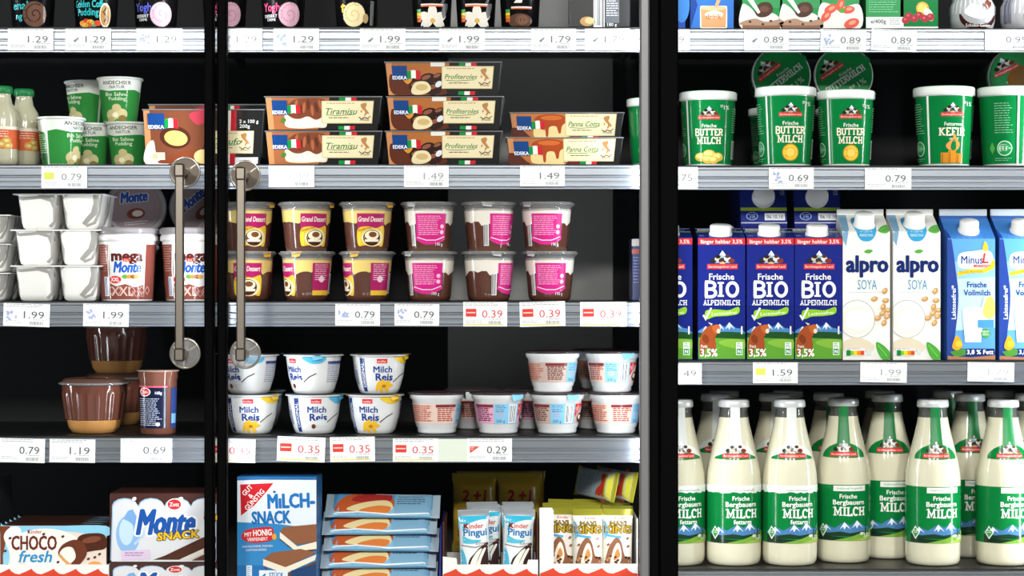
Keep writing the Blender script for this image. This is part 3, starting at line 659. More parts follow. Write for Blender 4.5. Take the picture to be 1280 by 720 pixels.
def dessert_pack(word, pic, h, wood='#a8623a', W=146, script=True):
    t = thing('dessert_pack', 'x', 'dessert pack', 'Italian dessert packs on the second shelf'); D = 74; b, q = W / 2 - 5, W / 2 - 1
    p = Part(); vs = [(-b, 0, 0), (b, 0, 0), (b, D, 0), (-b, D, 0), (-q, -.2, h - 2), (q, -.2, h - 2), (q, D, h - 2), (-q, D, h - 2)]
    p.add(vs, [(0, 3, 2, 1), (4, 5, 6, 7), (0, 1, 5, 4), (1, 2, 6, 5), (2, 3, 7, 6), (3, 0, 4, 7)], CARD)
    k = h / 43.0
    def fm(u, v, hh): return (u * (b + (q - b) * v / h) / q, -.25 - hh, v)
    a = Art(p, fm, dh=.025); E = q
    tall = h > 55
    a.rect(-E, .4, E * .66, h - 2.4, M(wood)); a.rect(-E, .4, -E * .9, h - 2.4, M('#c9895a')); a.poly([(-E * .1, .4), (E * .66, .4), (E * .66, h - 2.4), (E * .2, h - 2.4)], M('#4a2c22'))
    a.poly([(0, .4), (E * .66, .4), (E * .66, h - 2.4), (8, h - 2.4)], CARD if not tall else M('#30211d')); pic(a, W)
    ly = h * .52 if not tall else 28; lx0, lx1 = (-2, 64) if not tall else (8, E - 10)
    for y0, y1 in ((h - 7, h - 2.4), (.4, 5)) if not tall else ((.4, h - 2.4),):
        if tall: a.rect(26, y0, 30, y1, FG); a.rect(30, y0, 35, y1, FW); a.rect(35, y0, 42, y1, FR)
        else: a.rect(20, y0, 28, y1, FG); a.rect(28, y0, 35, y1, FW); a.rect(35, y0, 42, y1, FR)
    lh = 14.2
    a.rect(lx0, ly - lh, lx1, ly + lh, M('#cdb98c')); a.rect(lx0 + .9, ly - lh + .9, lx1 - .9, ly + lh - .9, M('#e9dcb6'))
    tw = lx1 - lx0
    a.text(word, lx0 + tw * .38, ly + 1, M('#2d7a32'), h=7.6 * min(1, 7.5 / len(word) + .15), w=tw * .62 if not tall else 40, bold=.015, shear=.28)
    a.line([(lx0 + tw * .08, ly - 3.5), (lx0 + tw * .3, ly - 4.4), (lx0 + tw * .64, ly - 3)], .7, M('#2d7a32'))
    a.fine(lx0 + tw * .1, ly + 9, lx0 + tw * .66, ly + 11.6, M('#b78f78'), 3, 1, 4); a.fine(lx0 + tw * .14, ly - 9, lx0 + tw * .6, ly - 6.4, M('#7d6a4c'), 3, 1.1, 5)
    ix, iy = lx1 - 11, ly + 3      # the boot of Italy, and a flourish of script under it
    a.blob([(ix - 5, iy + 7), (ix + 1, iy + 8.5), (ix + 2, iy + 5), (ix + 1, iy + 2), (ix + 5, iy - 3), (ix + 6, iy - 5), (ix + 3, iy - 5), (ix + 1, iy - 8), (ix, iy - 6), (ix + 1, iy - 3), (ix - 3, iy + 1), (ix - 5, iy + 4)], M('#b9814f'))
    a.ell(ix - 4, iy - 2, 1, 1.8, M('#b9814f'), 8); a.line([(ix - 7, iy - 9), (ix - 3, iy - 12), (ix, iy - 9.5), (ix + 5, iy - 11), (ix + 8, iy - 8)], 1.1, M('#5d3d2a')); a.text("d'Italia", ix + 1, iy - 12.5, M('#5d3d2a'), h=2.8, w=12, shear=.3)
    by = h - 24 if not tall else h - 26; bxx = -E + 7 if not tall else -E + 5; bw, bh = (19, 18) if not tall else (21, 20)
    fx = bxx + bw
    a.poly([(fx, by + 1), (fx + 8, by + 2.4), (fx + 17, by + .6), (fx + 17, by + bh * .62), (fx + 8, by + bh * .7), (fx, by + bh * .62)], FW); a.poly([(fx, by + 1), (fx + 5, by + 2), (fx + 5, by + bh * .66), (fx, by + bh * .62)], FG); a.poly([(fx + 11, by + 1.8), (fx + 17, by + .6), (fx + 17, by + bh * .62), (fx + 11, by + bh * .68)], FR)
    a.rect(bxx, by, bxx + bw, by + bh, M('#0d3f80')); a.text('EDEKA', bxx + bw / 2 - .3, by + 3, M('#f0f2f6'), h=4.2, w=bw * .96, bold=.04)
    if tall:
        a.text('2 x 100 g', E - 17, h - 16, M('#e5e5e5'), h=4.2, w=24, bold=.02); a.text('200g', E - 22, h - 22, M('#e5e5e5'), h=4.2, w=13, bold=.02); a.rect(E - 33, 1, E - 3, 9, M('#e1e2e4'))
    p.build('card_sleeve', t)
    p = Part(); p.box(-q - 2, q + 2, .4, D + 1, h - 2, h - .6, M('#8d8f92', .25), .5)
    for s in (-1, 1): p.prism_y([(s * b, 2), (s * (q + .9), h - 2), (s * (q - 3), h - 2), (s * (b - 3), 2)][::s], 3, D - 3, M('#6f7174', .25))
    p.build('plastic_tray', t); return t
tir = dessert_pack('Tiramisu', pic_tiramisu, 43, '#a5633c'); H = 43 * U
put(inst(tir, 'tiramisu dessert pack, lower of the stack of two'), 404.5, ROW['LB'])
put(inst(tir, 'tiramisu dessert pack, upper of the stack of two'), 404, ROW['LB'] + H + .0002)
pro = dessert_pack('Profiteroles', pic_profit, 43, '#b06a34')
for k, lab in enumerate(('profiteroles dessert pack at the bottom of the stack of three', 'profiteroles dessert pack in the middle of the stack of three', 'profiteroles dessert pack on top of the stack of three')):
    put(inst(pro, lab), (554.5, 556, 554)[k], ROW['LB'] + k * (H + .0003), 0, (0, -1.2, 0)[k])
pan = dessert_pack('Panna Cotta', pic_panna, 35, '#b9703a')
put(inst(pan, 'panna cotta dessert pack, lower one in front'), 706, ROW['LB'])
put(inst(pan, 'panna cotta dessert pack, upper one set back'), 708.5, ROW['LB'] + 35.3 * U, .06)
tar = dessert_pack('Tartufo', pic_tartufo, 70, '#744029', 152)
put(inst(tar, 'tall tartufo twin pack behind the meeting door frames'), 254, ROW['LB'])
put(inst(tar, 'tall tartufo twin pack standing behind another one'), 259, ROW['LB'], .105).scale = (1, 1, 1.2)

# ------------------------------------------------------------------ green dairy cups (second shelf, right bay)
def dairy_cup(kind):
    t = thing('dairy_cup', 'x', 'dairy cup', 'green buttermilk and kefir cups'); prof = [(29, 0), (30.5, 1.5), (31, 3), (36, 88)]; R = interp(prof)
    p = Part(); p.lathe([(29, 0), (30.5, 1.5), (31, 3), (36, 88), (36.4, 90)], M('#e8ebe9', .14)); a = Art(p, round_map(R, 0, 33.5, None), 4.5, True)
    a.rect(-104, 3, 104, 87, GRN)
    W = M('#eef1ec', .35); C = M('#f0e8d0')
    alp_crest(a, 0, 67, 1.05)
    if kind == 'butter':
        a.text('Frische', 0, 53, W, h=4.6, w=19, bold=.02); a.slab('BUTTER', 0, 44.5, C, 8.6, 38, .19); a.slab('MILCH', 0, 33.6, C, 9, 33, .19)
        a.ell(0, 17, 10.5, 10.5, M('#d69a22'), 28); a.ell(0, 17, 9.2, 9.2, M('#f2c84a'), 28); a.ell(0, 17, 6.4, 6.4, M('#e2ad2f'), 24); a.ell(0, 17, 5.4, 5.4, M('#f4d268'), 24)
    elif kind == 'curd':
        a.text('Frische', 0, 53, W, h=4.6, w=19, bold=.02); a.slab('BUTTER', 0, 44.5, C, 8.6, 38, .19); a.slab('MILCH', 0, 33.6, C, 9, 33, .19)
        for u, v, r in ((-12, 12, 8), (0, 15, 9), (12, 12, 8), (-2, 9, 8), (6, 8, 7)): a.ell(u, v, r, r * .72, M('#d6b648'), 16); a.ell(u - 1, v + 1.4, r * .7, r * .42, M('#ecdb8c'), 12)
    else:
        a.text('Fettarmer', 2, 52, W, h=4.4, w=24, bold=.02); a.slab('KEFIR', 0, 42.5, C, 9.6, 34, .19); a.text('mild', 2, 34, W, h=4, w=11, shear=.25)
        for u, w_, h_ in ((-9, 5, 14), (1, 6, 17), (11, 5, 13)):
            a.rect(u - w_ / 2 - 3, 4, u + w_ / 2 + 1, 4 + h_ * .9, M('#d98c2b')); a.rect(u - w_ / 2 - 1.6, 4, u - w_ / 2 - .6, 4 + h_ * .8, M('#8a4f16'))
        a.blob([(-4, 20), (-8, 26), (0, 34), (2, 41), (6, 33), (10, 27), (6, 20)], M('#e59a55')); a.blob([(-1, 20), (-2, 26), (2, 33), (5, 27), (4, 20)], GRN)
    a.text('1%', 23, 77, W, h=5, w=8, bold=.01); a.fine(14, 77, 18, 80, W, 2, .7)
    a.rect(-31, 3, -28.4, 87, M('#dfe6df')); a.fine(-58, 40, -36, 78, M('#86c79c'), 3, 1, 6); a.ell(-46, 22, 9.5, 9.5, M('#bfe0c9'), 24); a.ell(-46, 22, 8.2, 8.2, GRN2, 24); a.fine(-51, 18, -41, 27, M('#bfe0c9'), 2.4, .8, 2); a.poly([(-66, 22), (-62, 15), (-58, 22), (-62, 30)], M('#57b34a'))
    a.fine(-58, 6, -36, 10, M('#86c79c'), 2.4, .8, 8); a.fine(34, 42, 50, 76, M('#86c79c'), 3, 1, 7); a.rect(36, 10, 50, 34, M('#e6ebe6')); a.bars(37, 11, 49, 33, M('#2f5a40'), 4, .5, 1.2)
    p.build('cup_body', t)
    p = Part(); p.lathe([(37.4, 88), (38.2, 89), (38.2, 97), (37.4, 98.6), (36, 99)], M('#eff1f0', .3), caps=False); p.lathe([(36.6, 98.6), (36.6, 99.2), (0, 99.2)], GRN2, 48)
    a = Art(p, top_map(99.25), 20); a.ell(0, 0, 35.6, 35.6, GRN2, 40)
    def rt(u, v): return (u * .8 + v * .0, v)
    alp_crest(a, -10, 17, 1.3); a.text('Frische', 4, 3, W, h=4, w=18, shear=.1); a.slab('BUTTERMILCH' if kind != 'kefir' else 'KEFIR', -1, -5, M('#dfe6df'), 8.5, 58 if kind != 'kefir' else 32, .16); a.text('1%', 14, -20, W, h=7, w=11); a.fine(-4, -21, 6, -17, W, 2, .8, 3)
    if kind == 'kefir': a.ell(4, -6, 20, 18, M('#8a5a1c'))
    p.build('lid', t)
    p = Part(); p.add([(37, -6, 99.1), (41, 0, 95), (37, 6, 99.1), (34, 0, 99.3)], [(0, 1, 2, 3)], GRN2); p.build('lid_tab', t)
    return t
bm, cd, kf = dairy_cup('butter'), dairy_cup('curd'), dairy_cup('kefir')
put(inst(cd, 'buttermilk cup with yellow butter flakes, next to the thick black frame'), 885, ROW['RB'], 0, -3, 37).scale = (.955,) * 3
put(inst(bm, 'buttermilk cup with gold coin and white seam line, below the two lids'), 982, ROW['RB'], 0, 3, 37)
put(inst(bm, 'buttermilk cup with gold coin, nearest the kefir'), 1057, ROW['RB'], 0, 3, 37).scale = (.97,) * 3
put(inst(kf, 'kefir cup facing front with orange towers and flame'), 1180, ROW['RB'], 0, 6, 37)
put(inst(kf, 'kefir cup turned to its small print, at the shelf end'), 1260, ROW['RB'], 0, 58, 37)
put(inst(kf, 'green cup seen past the grey trim strip, right of panna cotta'), 815.5, ROW['LB'], .004, 70, 37).scale = (.86,) * 3
for px, lab in ((966, 'buttermilk cup in the back row under the lying cups'), (1050, 'buttermilk cup in the back row behind the second coin cup'), (1262, 'kefir cup in the back row behind the small print cup')):
    put(inst(bm if px < 1200 else kf, lab), px, ROW['RB'], .13, 20, 37).scale = (.84,) * 3
def lay(o, px, py, Y, z0=None, r=38.5, roll=0.0):
    """lying on its side, lid to the front; roll turns the lid's print"""
    yc = Y + .0; o.rotation_euler = (0, 0, 0); s = 1.0
    R = Matrix.Rotation(PI / 2, 4, 'X') @ Matrix.Rotation(math.radians(roll), 4, 'Z')
    o.rotation_euler = R.to_euler(); o.scale = (1, 1, 1); o.location = (X(px, Y), Y + 99.5 * U, Z(py, Y)); return o
ztop = ROW['RB'] + (99.8 * .84 + 38.6) * U
for px, Y, roll, lab in ((977, .115, 38, 'buttermilk cup lying on its side, lid forward, above the first coin cup'), (1055, .115, 34, 'buttermilk cup lying on its side, lid forward, above the second coin cup')):
    o = lay(inst(bm, lab), px, 88, Y, roll=roll); o.location.z = ztop + .0005
o = lay(inst(kf, 'orange-printed kefir cup lying on its side, lid forward, in the dark'), 1272, 92, .13, roll=25); o.location.z = ztop + .0005
# ------------------------------------------------------------------ third shelf, left bay
def sq(n=4, k=.5): return lambda a, z: 1.0 / ((abs(math.cos(a)) ** n + abs(math.sin(a)) ** n) ** (1.0 / n)) * k + (1 - k)
# white multipacks: four joined cups under one flat rim sheet, standing in layers
t = thing('yogurt_multipack', 'x', 'multipack', 'white multipacks with grey swirls'); prof = [(17, 0), (20, 2), (21.5, 8), (25.5, 43)]; R = interp(prof); S2 = sq(6, 1)
for i, (cx, cy) in enumerate(((-27.5, 27.5), (27.5, 27.5), (-27.5, 82.5), (27.5, 82.5))):
    p = Part(); p.lathe(prof, M('#eceae7', .3), 64, (cx, cy), S2)
    a = Art(p, round_map(R, 0, 21, S2, (cx, cy)), 3, True, .3); g = M('#9b9895', .35)
    if i % 2 == 0:
        a.line([(-22, 44), (-18, 40), (-14, 38), (4, 40), (14, 36), (17, 26), (18, 10), (14, 3)], 3.8, g); a.line([(2, 44), (8, 41), (15, 41), (20, 30)], 3.4, g); a.line([(-20, 40), (-17, 26), (-18, 8)], 1.6, g)
    else:
        a.line([(14, 44), (15, 32), (13, 20), (6, 10), (3, 6)], 5.5, g); a.line([(20, 44), (19, 24), (14, 8), (6, 4)], 3.2, g); a.line([(-20, 38), (-16, 20), (-18, 6)], 3, g); a.line([(-12, 44), (-20, 36)], 2, g)
    p.build('cup', t)
p = Part(); p.prism_y([(-57, 43), (57, 43), (57, 44.4), (-57, 44.4)], -1, 111, M('#f3f2f0', .3)); p.build('lid_sheet', t)
for k, lab in enumerate(('white swirl multipack at the bottom of the stack beside the big brown-white cup', 'white swirl multipack in the middle of the stack beside the big brown-white cup', 'white swirl multipack on top of the stack, just under the shelf')):
    put(inst(t, lab), (70, 70, 73)[k], ROW['LC'] + k * 45 * U, .004 + .002 * k)
for k, lab in enumerate(('white multipack at the bottom of the back stack at the picture edge', 'white multipack in the middle of the back stack at the picture edge', 'white multipack on top of the back stack at the picture edge')):
    put(inst(t, lab), -43, ROW['LC'] + k * 37 * U, .06).scale = (1, 1, .8)
# big pink-brown dessert cups
t = thing('large_dessert_cup', 'x', 'dessert cup', 'large chocolate dessert cups'); prof = [(30, 0), (31.5, 1.5), (36, 74), (36.5, 82)]; R = interp(prof)
p = Part(); p.lathe(prof, M('#eceaea', .14)); a = Art(p, round_map(R, 0, 34), 4.5, True); BR = M('#8a4a40', .15)
a.rect(-106, 2, -17, 70, BR); a.poly([(-17, 2), (-17, 22), (-8, 18), (4, 21), (16, 17), (28, 20), (30, 2)], BR); a.rect(30, 2, 106, 70, BR)
a.line([(-17, 3), (-19, 40), (-17, 70)], 1.6, M('#f0eeee')); a.fine(-34, 36, -20, 68, M('#c99a90'), 3, 1, 6); a.rect(-27, 6, -19, 30, M('#e8eaf2')); a.bars(-26, 7, -20, 29, M('#6c86b8'), 5, .5, 1.1)
a.text('mega', 6, 56, M('#5a2320'), h=13, w=38, bold=.06); 
a.text('Monte', 7, 42, M('#2557b8'), h=13, w=33, bold=.05, shear=.15, outline=(M('#f4f4f6'), .05)); a.ell(5, 50.5, 4.4, 2.4, M('#d0342c'), 14); a.text('Zott', 5, 50.5, M('#f4f0ee'), h=2.4, w=5)
a.ell(-9, 26.5, 8, 4.6, M('#d6363a'), 18); a.text('XXL', -9, 26.5, M('#f6eeee'), h=4.8, w=11.5, bold=.03)
for u, c in ((4, '#5fa13c'), (9, '#c48a3e'), (14, '#8d4a2e'), (18, '#d9a45a')): a.ell(u, 30, 4, 2.6, M(c), 10)
a.text('XXL', 0, 12, M('#d8b6ae'), h=11, w=28, bold=.02); a.text('XXL', 20, 9, M('#c09a92'), h=7, w=16)
for u in (-14, -5, 12, 25, 34): a.line([(u, 18), (u + 4, 13), (u, 8), (u - 4, 13), (u, 18)], 1, M('#c9a098'))
p.build('cup_body', t)
p = Part(); p.lathe([(37, 74), (38.4, 75), (38.4, 80), (37, 81.5), (37, 83)], M('#e6e5e6', .25)); p.build('rim', t)
p = Part(); p.lathe([(38.6, 83), (39.4, 84), (39.4, 89), (37, 91), (34, 91), (33, 89.5), (0, 89.5)], M('#8f8a8e', .2)); a = Art(p, top_map(89.7), 12)
a.ell(0, 0, 32, 32, M('#8e7c80', .35), 40); a.text('Monte', 0, 14, M('#2a4f9c'), h=13, w=34, bold=.06, shear=.15, outline=(M('#c9c9d2'), .05)); a.ell(0, -8, 12, 7, M('#7a3c30')); a.ell(2, -8, 7, 4, M('#d8cfc8')); a.fine(-16, -24, 16, -18, M('#cfc6c6'), 3, 1, 4); p.build('lid', t)
put(inst(t, 'large white and brown dessert cup beside the white multipacks'), 159, ROW['LC'], 0, 0, 38)
put(inst(t, 'large white and brown dessert cup behind the left door handle'), 239, ROW['LC'], 0, -2, 38)
for px, lab in ((166, 'large dessert cup in the back row, behind the front one'), (246, 'large dessert cup in the back row, behind the handle')):
    put(inst(t, lab), px, ROW['LC'], .128, 10, 38).scale = (.89,) * 3
def lay2(o, px, Y, z, L, r, roll):
    o.rotation_euler = (Matrix.Rotation(PI / 2, 4, 'X') @ Matrix.Rotation(math.radians(roll), 4, 'Z')).to_euler(); o.location = (X(px, Y), Y + L * U, z + r * U); o.scale = (1, 1, 1)
zt = ROW['LC'] + 91.5 * .89 * U
lay2(inst(t, 'large dessert cup lying with its lid forward, between multipack and handle'), 169, .118, zt, 91.5, 39.5, 6)
lay2(inst(t, 'large dessert cup lying with its lid forward, behind the left handle'), 249, .118, zt, 91.5, 39.5, 40)
# layered puddings
def layered(top, brown, foam_tab):
    t = thing('layered_pudding_cup', 'x', 'pudding cup', 'clear cups of layered pudding'); prof = [(22, 0), (25, 1.6), (26.5, 6), (31, 52)]; R = interp(prof); BM = M(brown, .16, coat=.5); CM = M(top, .2, coat=.4)
    p = Part(); p.lathe([(22, 0), (25, 1.6), (26.5, 6), (R(37), 37)], BM); p.build('pudding', t)
    p = Part(); p.lathe([(R(37), 37), (R(45), 45), (R(53), 53)], CM); a = Art(p, round_map(R, 0, 28.5), 3.5, True, .1)
    r = random.Random(len(top) + ord(top[2])); n = 18; amp = 2.5 if top[1] == 'e' and top[3] > 'c' else 1.6
    lo = [(-88 + 176 * i / 36, 36 + r.uniform(-amp, amp) * 1.6 + (1.5 if i % 2 else -1.5)) for i in range(37)]; lo[-1] = (88, lo[0][1])
    a.poly(lo + [(88, 40), (-88, 40)], CM)
    hi = [(-88 + 176 * i / 30, 49 + r.uniform(-3, 2.5)) for i in range(31)]
    p.build('cream_topping', t)
    p = Part(); p.lathe([(R(53) + .2, 50.4), (R(53) + .6, 54.5), (34.4, 57.5), (35.6, 58), (35.6, 60.2), (33, 61), (29, 60)], CLEARP, 80, caps=False); p.lathe([(30, 60.6), (0, 60.6)], M('#a7a7aa', .25), 48); p.build('rim', t)
    p = Part(); p.lathe([(31, 60.8), (33.5, 61.1), (33.5, 61.4), (0, 61.4)], M('#c6c0b4', .3), 48)
    if foam_tab: p.add([(18, -28, 61.2), (29, -19, 61.2), (28.5, -22, 55), (21, -29, 54)], [(0, 3, 2, 1)], M('#d8a32a', .3))
    else: p.add([(-18, -28, 61.2), (-29, -19, 61.2), (-28.5, -22, 56), (-21, -29, 55)], [(0, 1, 2, 3)], M('#b9b9bc', .3))
    p.build('foil_lid', t)
    p = Part(); a = Art(p, round_map(R, 0, 28.5), 3.5, True, .55); MG = M('#a8195f' if foam_tab else '#cf1f83', .35)
    if foam_tab:
        a.rect(-17, 8, 17, 47, MG); a.text('Grand Dessert', 0, 40, M('#ece3d8'), h=6.2, w=31, bold=.02, shear=.12); a.blob([(-17, 8), (-17, 27), (-6, 31), (6, 29), (17, 31), (17, 8), (8, 7.6), (-8, 7.6)], M('#e3b93a')); 
        a.ell(2, 17, 14.5, 11, M('#e9d9a8')); a.ell(1, 17, 11, 10, M('#4a2417')); a.ell(1, 20, 9, 6, M('#f0e5c9')); a.ell(2, 21, 5, 3.4, M('#7b4a2c')); a.rect(-8, 12, 10, 15, M('#efe6d2'))
        a.text('Double Nut', -8, 28, M('#4a3420'), h=2.6, w=16, rot=14); a.rect(-16.6, 8, -13, 24, M('#efc93f'))
        a.rect(40, 7, 66, 47, MG); a.fine(43, 24, 62, 45, M('#e9c3d6'), 2.6, .8, 3); a.rect(40, 7, 66, 13, M('#e3b93a')); a.rect(66, 9, 72, 34, M('#efe9ec')); a.bars(66.5, 10, 71.5, 33, M('#333333'), 5, .5, 1); a.ell(52, 27, 4, 4, M('#ecc9da'), 14)
    else:
        a.rect(-19, 14, 19, 47, MG); a.fine(-16, 20, 13, 44, M('#f0bcd8'), 2.5, .8, 7); a.ell(14, 31, 2.6, 2.6, M('#f0bcd8'), 12); a.ell(14, 24, 2.6, 2.6, M('#f0bcd8'), 12); a.blob([(-19, 14.2), (-19, 17), (0, 13), (12, 14.6), (19, 18), (19, 15), (8, 9.5), (-8, 9)], M('#d72c8b')); a.line([(-18, 17.5), (-6, 14), (6, 14), (18, 18.5)], 1, M('#f4e4ee'))
        a.rect(-27, 7, -20.5, 34, M('#e4e1e3')); a.bars(-26.5, 8, -21, 33, M('#333333'), 5, .5, 1); a.text('190 g', 11, 9, M('#f2eef0'), h=3.6, w=10)
    p.build('label', t); return t
gy, gw = layered('#e3c777', '#59362c', True), layered('#e9e2d8', '#5c382d', False)
TOP = .0006 + 61.6 * U
for col, (px, pt, tb, tt, pos) in enumerate(((310, 309.5, 6, 22, 'behind the right handle'), (384, 383, -62, 26, 'in the column right after the handle'), (459, 459, -68, 14, 'in the column nearest the white-topped ones'))):
    put(inst(gy, 'yellow-topped chocolate pudding cup, lower one ' + pos), px, ROW['LC'], 0, tb, 35); put(inst(gy, 'yellow-topped chocolate pudding cup, upper one ' + pos), pt, ROW['LC'] + TOP, 0, tt, 35)
for px, pt, tb, tt, pos in ((537, 536, -4, 8, 'next to the yellow-topped column'), (611, 611, 62, 42, 'in the middle of the white-topped columns'), (687, 683, 2, 0, 'by the empty grey space')):
    put(inst(gw, 'white-topped chocolate pudding cup, lower one ' + pos), px, ROW['LC'], 0, tb, 35); put(inst(gw, 'white-topped chocolate pudding cup, upper one ' + pos), pt, ROW['LC'] + TOP, 0, tt, 35)
t = thing('milk_carton', 'dark blue carton seen past the grey trim strip beside the empty space', 'carton'); p = Part(); p.box(-32, 32, 0, 60, 0, 80, M('#1b2a66'), 1); a = Art(p, flat()); a.rect(-32, 70, 32, 79, M('#cfc5c0')); a.rect(-32, 60, 32, 66, M('#b04a40')); a.fine(-30, 20, 30, 56, M('#6f7cc0'), 4, 1.2, 4); p.build('carton_body', t)
p = Part(); p.lathe([(9, 0), (9, 8), (0, 8)], M('#dddddd'), T=Matrix.Translation((0, 26, 80.1))); p.build('cap', t); put(t, 821, ROW['LC'], .082)

# ------------------------------------------------------------------ fourth shelf, left bay
def pudding_bowl():
    t = thing('pudding_bowl', 'x', 'pudding bowl', 'ribbed brown pudding bowls')
    rib = lambda a, z: 1 + .022 * max(-.4, math.cos(a * 22)) * (1 if 17 < z < 52 else 0)
    p = Part(); p.lathe([(31, 17), (35, 17.6)] + [(35 + 5 * i / 12, 18 + 34 * i / 12) for i in range(13)] + [(40, 56), (40.4, 60)], M('#60382d', .14, coat=.6), 176, rf=rib); p.build('chocolate_layer', t)
    p = Part(); p.lathe([(24, 0), (28, 1.5), (32, 8), (34, 17)], M('#c08a50', .16, coat=.6)); p.build('caramel_layer', t)
    p = Part(); p.lathe([(40.4, 60), (44, 61), (44.4, 62.2), (43, 63.4), (40, 63.4)], CLEARP, caps=False); p.lathe([(41, 63.2), (40, 65), (36, 68), (0, 69)], M('#5a4038', .22)); a = Art(p, lambda u, v, h: (u, v, 68.9 + h - .0009 * (u * u + v * v)), 6, False, .5); a.blob([(-30, -10), (0, -20), (26, -8), (20, 10), (-16, 12)], M('#8a5c46')); a.blob([(-10, -20), (10, -24), (16, -12), (0, -8)], M('#2c1a16')); p.build('lid', t); return t
pb = pudding_bowl()
put(inst(pb, 'ribbed brown pudding bowl with caramel base, standing in front'), 118, ROW['LD'], 0, 0, 44)
put(inst(pb, 'ribbed brown pudding bowl in the dark, lower one behind'), 146, ROW['LD'], .195, 5, 44)
put(inst(pb, 'ribbed brown pudding bowl in the dark, on top of the one behind'), 146, ROW['LD'] + 69.3 * U, .195, 12, 44)
t = thing('pudding_tumbler', 'tall brown pudding tumbler with navy label', 'pudding cup'); prof = [(20, 0), (22, 1.5), (23.5, 66), (24.5, 70), (24.8, 78)]; R = interp(prof)
p = Part(); p.lathe(prof, M('#6e4438', .15, coat=.6), rf=lambda a_, z: 1 + .008 * math.cos(a_ * 12)); p.build('cup_body', t)
p = Part(); a = Art(p, round_map(lambda v: R(v) + .5, math.radians(-14), 22.5), 3.5, True, .1); a.rect(-20, 8, 20, 59, M('#161a33')); a.rect(-21, 58.5, 21, 60.5, M('#d65a6e')); a.ell(-8, 53, 8.5, 5.4, M('#f0eef0')); a.ell(-8, 53, 7.4, 4.4, M('#d02a34')); a.text('Dr.Oetker', -8, 53, M('#f4f2f4'), h=3, w=11.5); a.text('160g', 10, 52, M('#e4e6ee'), h=3.6, w=8)
a.fine(-17, 10, 14, 45, M('#aeb4cc'), 2.5, .9, 12); a.ell(9, 13, 2.4, 2.4, M('#e8e8ee'), 12); a.rect(26, 8, 38, 58, M('#2b3d74')); a.rect(27, 14, 36, 26, M('#6aa0c8')); p.build('label', t)
p = Part(); p.lathe([(24.8, 77.6), (26.4, 78.2), (26.4, 79.6), (0, 79.6)], M('#9b8076', .2)); p.add([(-26, -4, 79.2), (-33, -8, 77.5), (-31, 4, 77.5)], [(0, 1, 2)], M('#33486e', .3)); p.build('lid', t)
put(t, 197.5, ROW['LD'], 0, 0, 25)
def rice_cup(accent, name_):
    t = thing('rice_pudding_bowl', 'x', 'rice pudding bowl', 'white rice pudding bowls with blue lettering'); prof = [(20, 0), (23, 1.2), (25.5, 6), (30, 22), (33, 46), (33.4, 47)]; R = interp(prof); S = sq(3, .35)
    p = Part(); p.lathe(prof, M('#e2e3e5', .14), 72, rf=S); a = Art(p, round_map(R, 0, 30, S), 3.5, True, .3)
    B = M('#1f3e8f'); A = M(accent, .35)
    a.rect(-30, 3, -23.5, 45, M('#1c3577')); a.text('ORIGINAL', -26.7, 24, M('#dfe4f0'), h=4, w=31, rot=90, bold=.02)
    a.rect(-9, 38.5, 3, 44, M('#d62f3a')); a.text('müller', -3, 41, M('#f6ecec'), h=2.6, w=9.6); a.text('Milch', -2, 31, B, h=7.4, w=22, bold=.035); a.text('Reis', 0, 21.5, B, h=8.4, w=21, bold=.05)
    a.blob([(12, 46), (38, 46), (36, 40), (28, 38), (20, 39)], A)
    if accent == '#e9c22e':
        for an in (10, 60, 120, 180, 250, 310): a.ell(-1 + 7 * math.cos(math.radians(an)), 10 + 3.6 * math.sin(math.radians(an)), 7, 2.6, M('#edb92f'), 12, an * .4)
        a.ell(0, 10, 3, 2, M('#b9781c'), 10)
    else: a.ell(4, 14, 8, 5, M('#dfe3e8'), 14); a.ell(-6, 10, 3, 3, M('#6f3a2c'), 10)
    a.line([(12, 15), (20, 22), (28, 26)], 1.2, M('#4a3a34'))
    a.fine(42, 14, 66, 40, M('#7d86a8'), 2.4, .8, 3); a.rect(42, 38, 66, 41, M('#2a3b7c')); a.bars(68, 14, 75, 34, M('#48506c'), 4, .5, 1); a.fine(-48, 16, -36, 36, M('#9aa0b8'), 2.6, .9, 9); a.bars(-46, 12, -36, 30, M('#6a7290'), 8, .6, 1.2)
    p.build('bowl_body', t)
    p = Part(); p.lathe([(33.4, 46.6), (36, 47.2), (36, 48.4), (33, 49.2), (0, 49.2)], M('#d2d3d6', .3), 72, rf=S); p.build('rim', t)
    p = Part(); p.lathe([(35.6, 49.3), (35.8, 49.8), (0, 50)], M('#3c3c40', .22), 72, rf=S); p.add([(24, -27, 49.9), (34, -13, 49.9), (33.5, -17, 44), (27, -26, 42)], [(0, 3, 2, 1)], A); p.add([(-36, -20, 49.6), (36, -20, 49.6), (34, -27, 49.4), (-34, -27, 49.4)], [(0, 3, 2, 1)], A); p.build('foil_lid', t); return t
ry, rb = rice_cup('#e9c22e', 'y'), rice_cup('#53b1d8', 'b'); RT = 50.3 * U
for proto, px, up, rz, Y, lab in ((ry, 315, 0, 4, 0, 'yellow-flower rice pudding bowl behind the right handle, lower one'), (rb, 311.5, 1, -34, 0, 'rice pudding bowl with brown fruit behind the right handle, upper one'),
        (rb, 393, 0, 15, 0, 'blue-rimmed rice pudding bowl, lower one of its stack'), (rb, 392, 1, -42, 0, 'blue-rimmed rice pudding bowl turned to its small print, upper one'),
        (ry, 469, 0, -8, 0, 'yellow-rimmed rice pudding bowl facing front, lower one'), (ry, 474, 1, 16, .004, 'yellow-rimmed rice pudding bowl turned aside, upper one'), (rb, 322, 0, 0, .13, 'rice pudding bowl in the dark back row')):
    put(inst(proto, lab), px, ROW['LD'] + up * RT, Y, rz, 36)
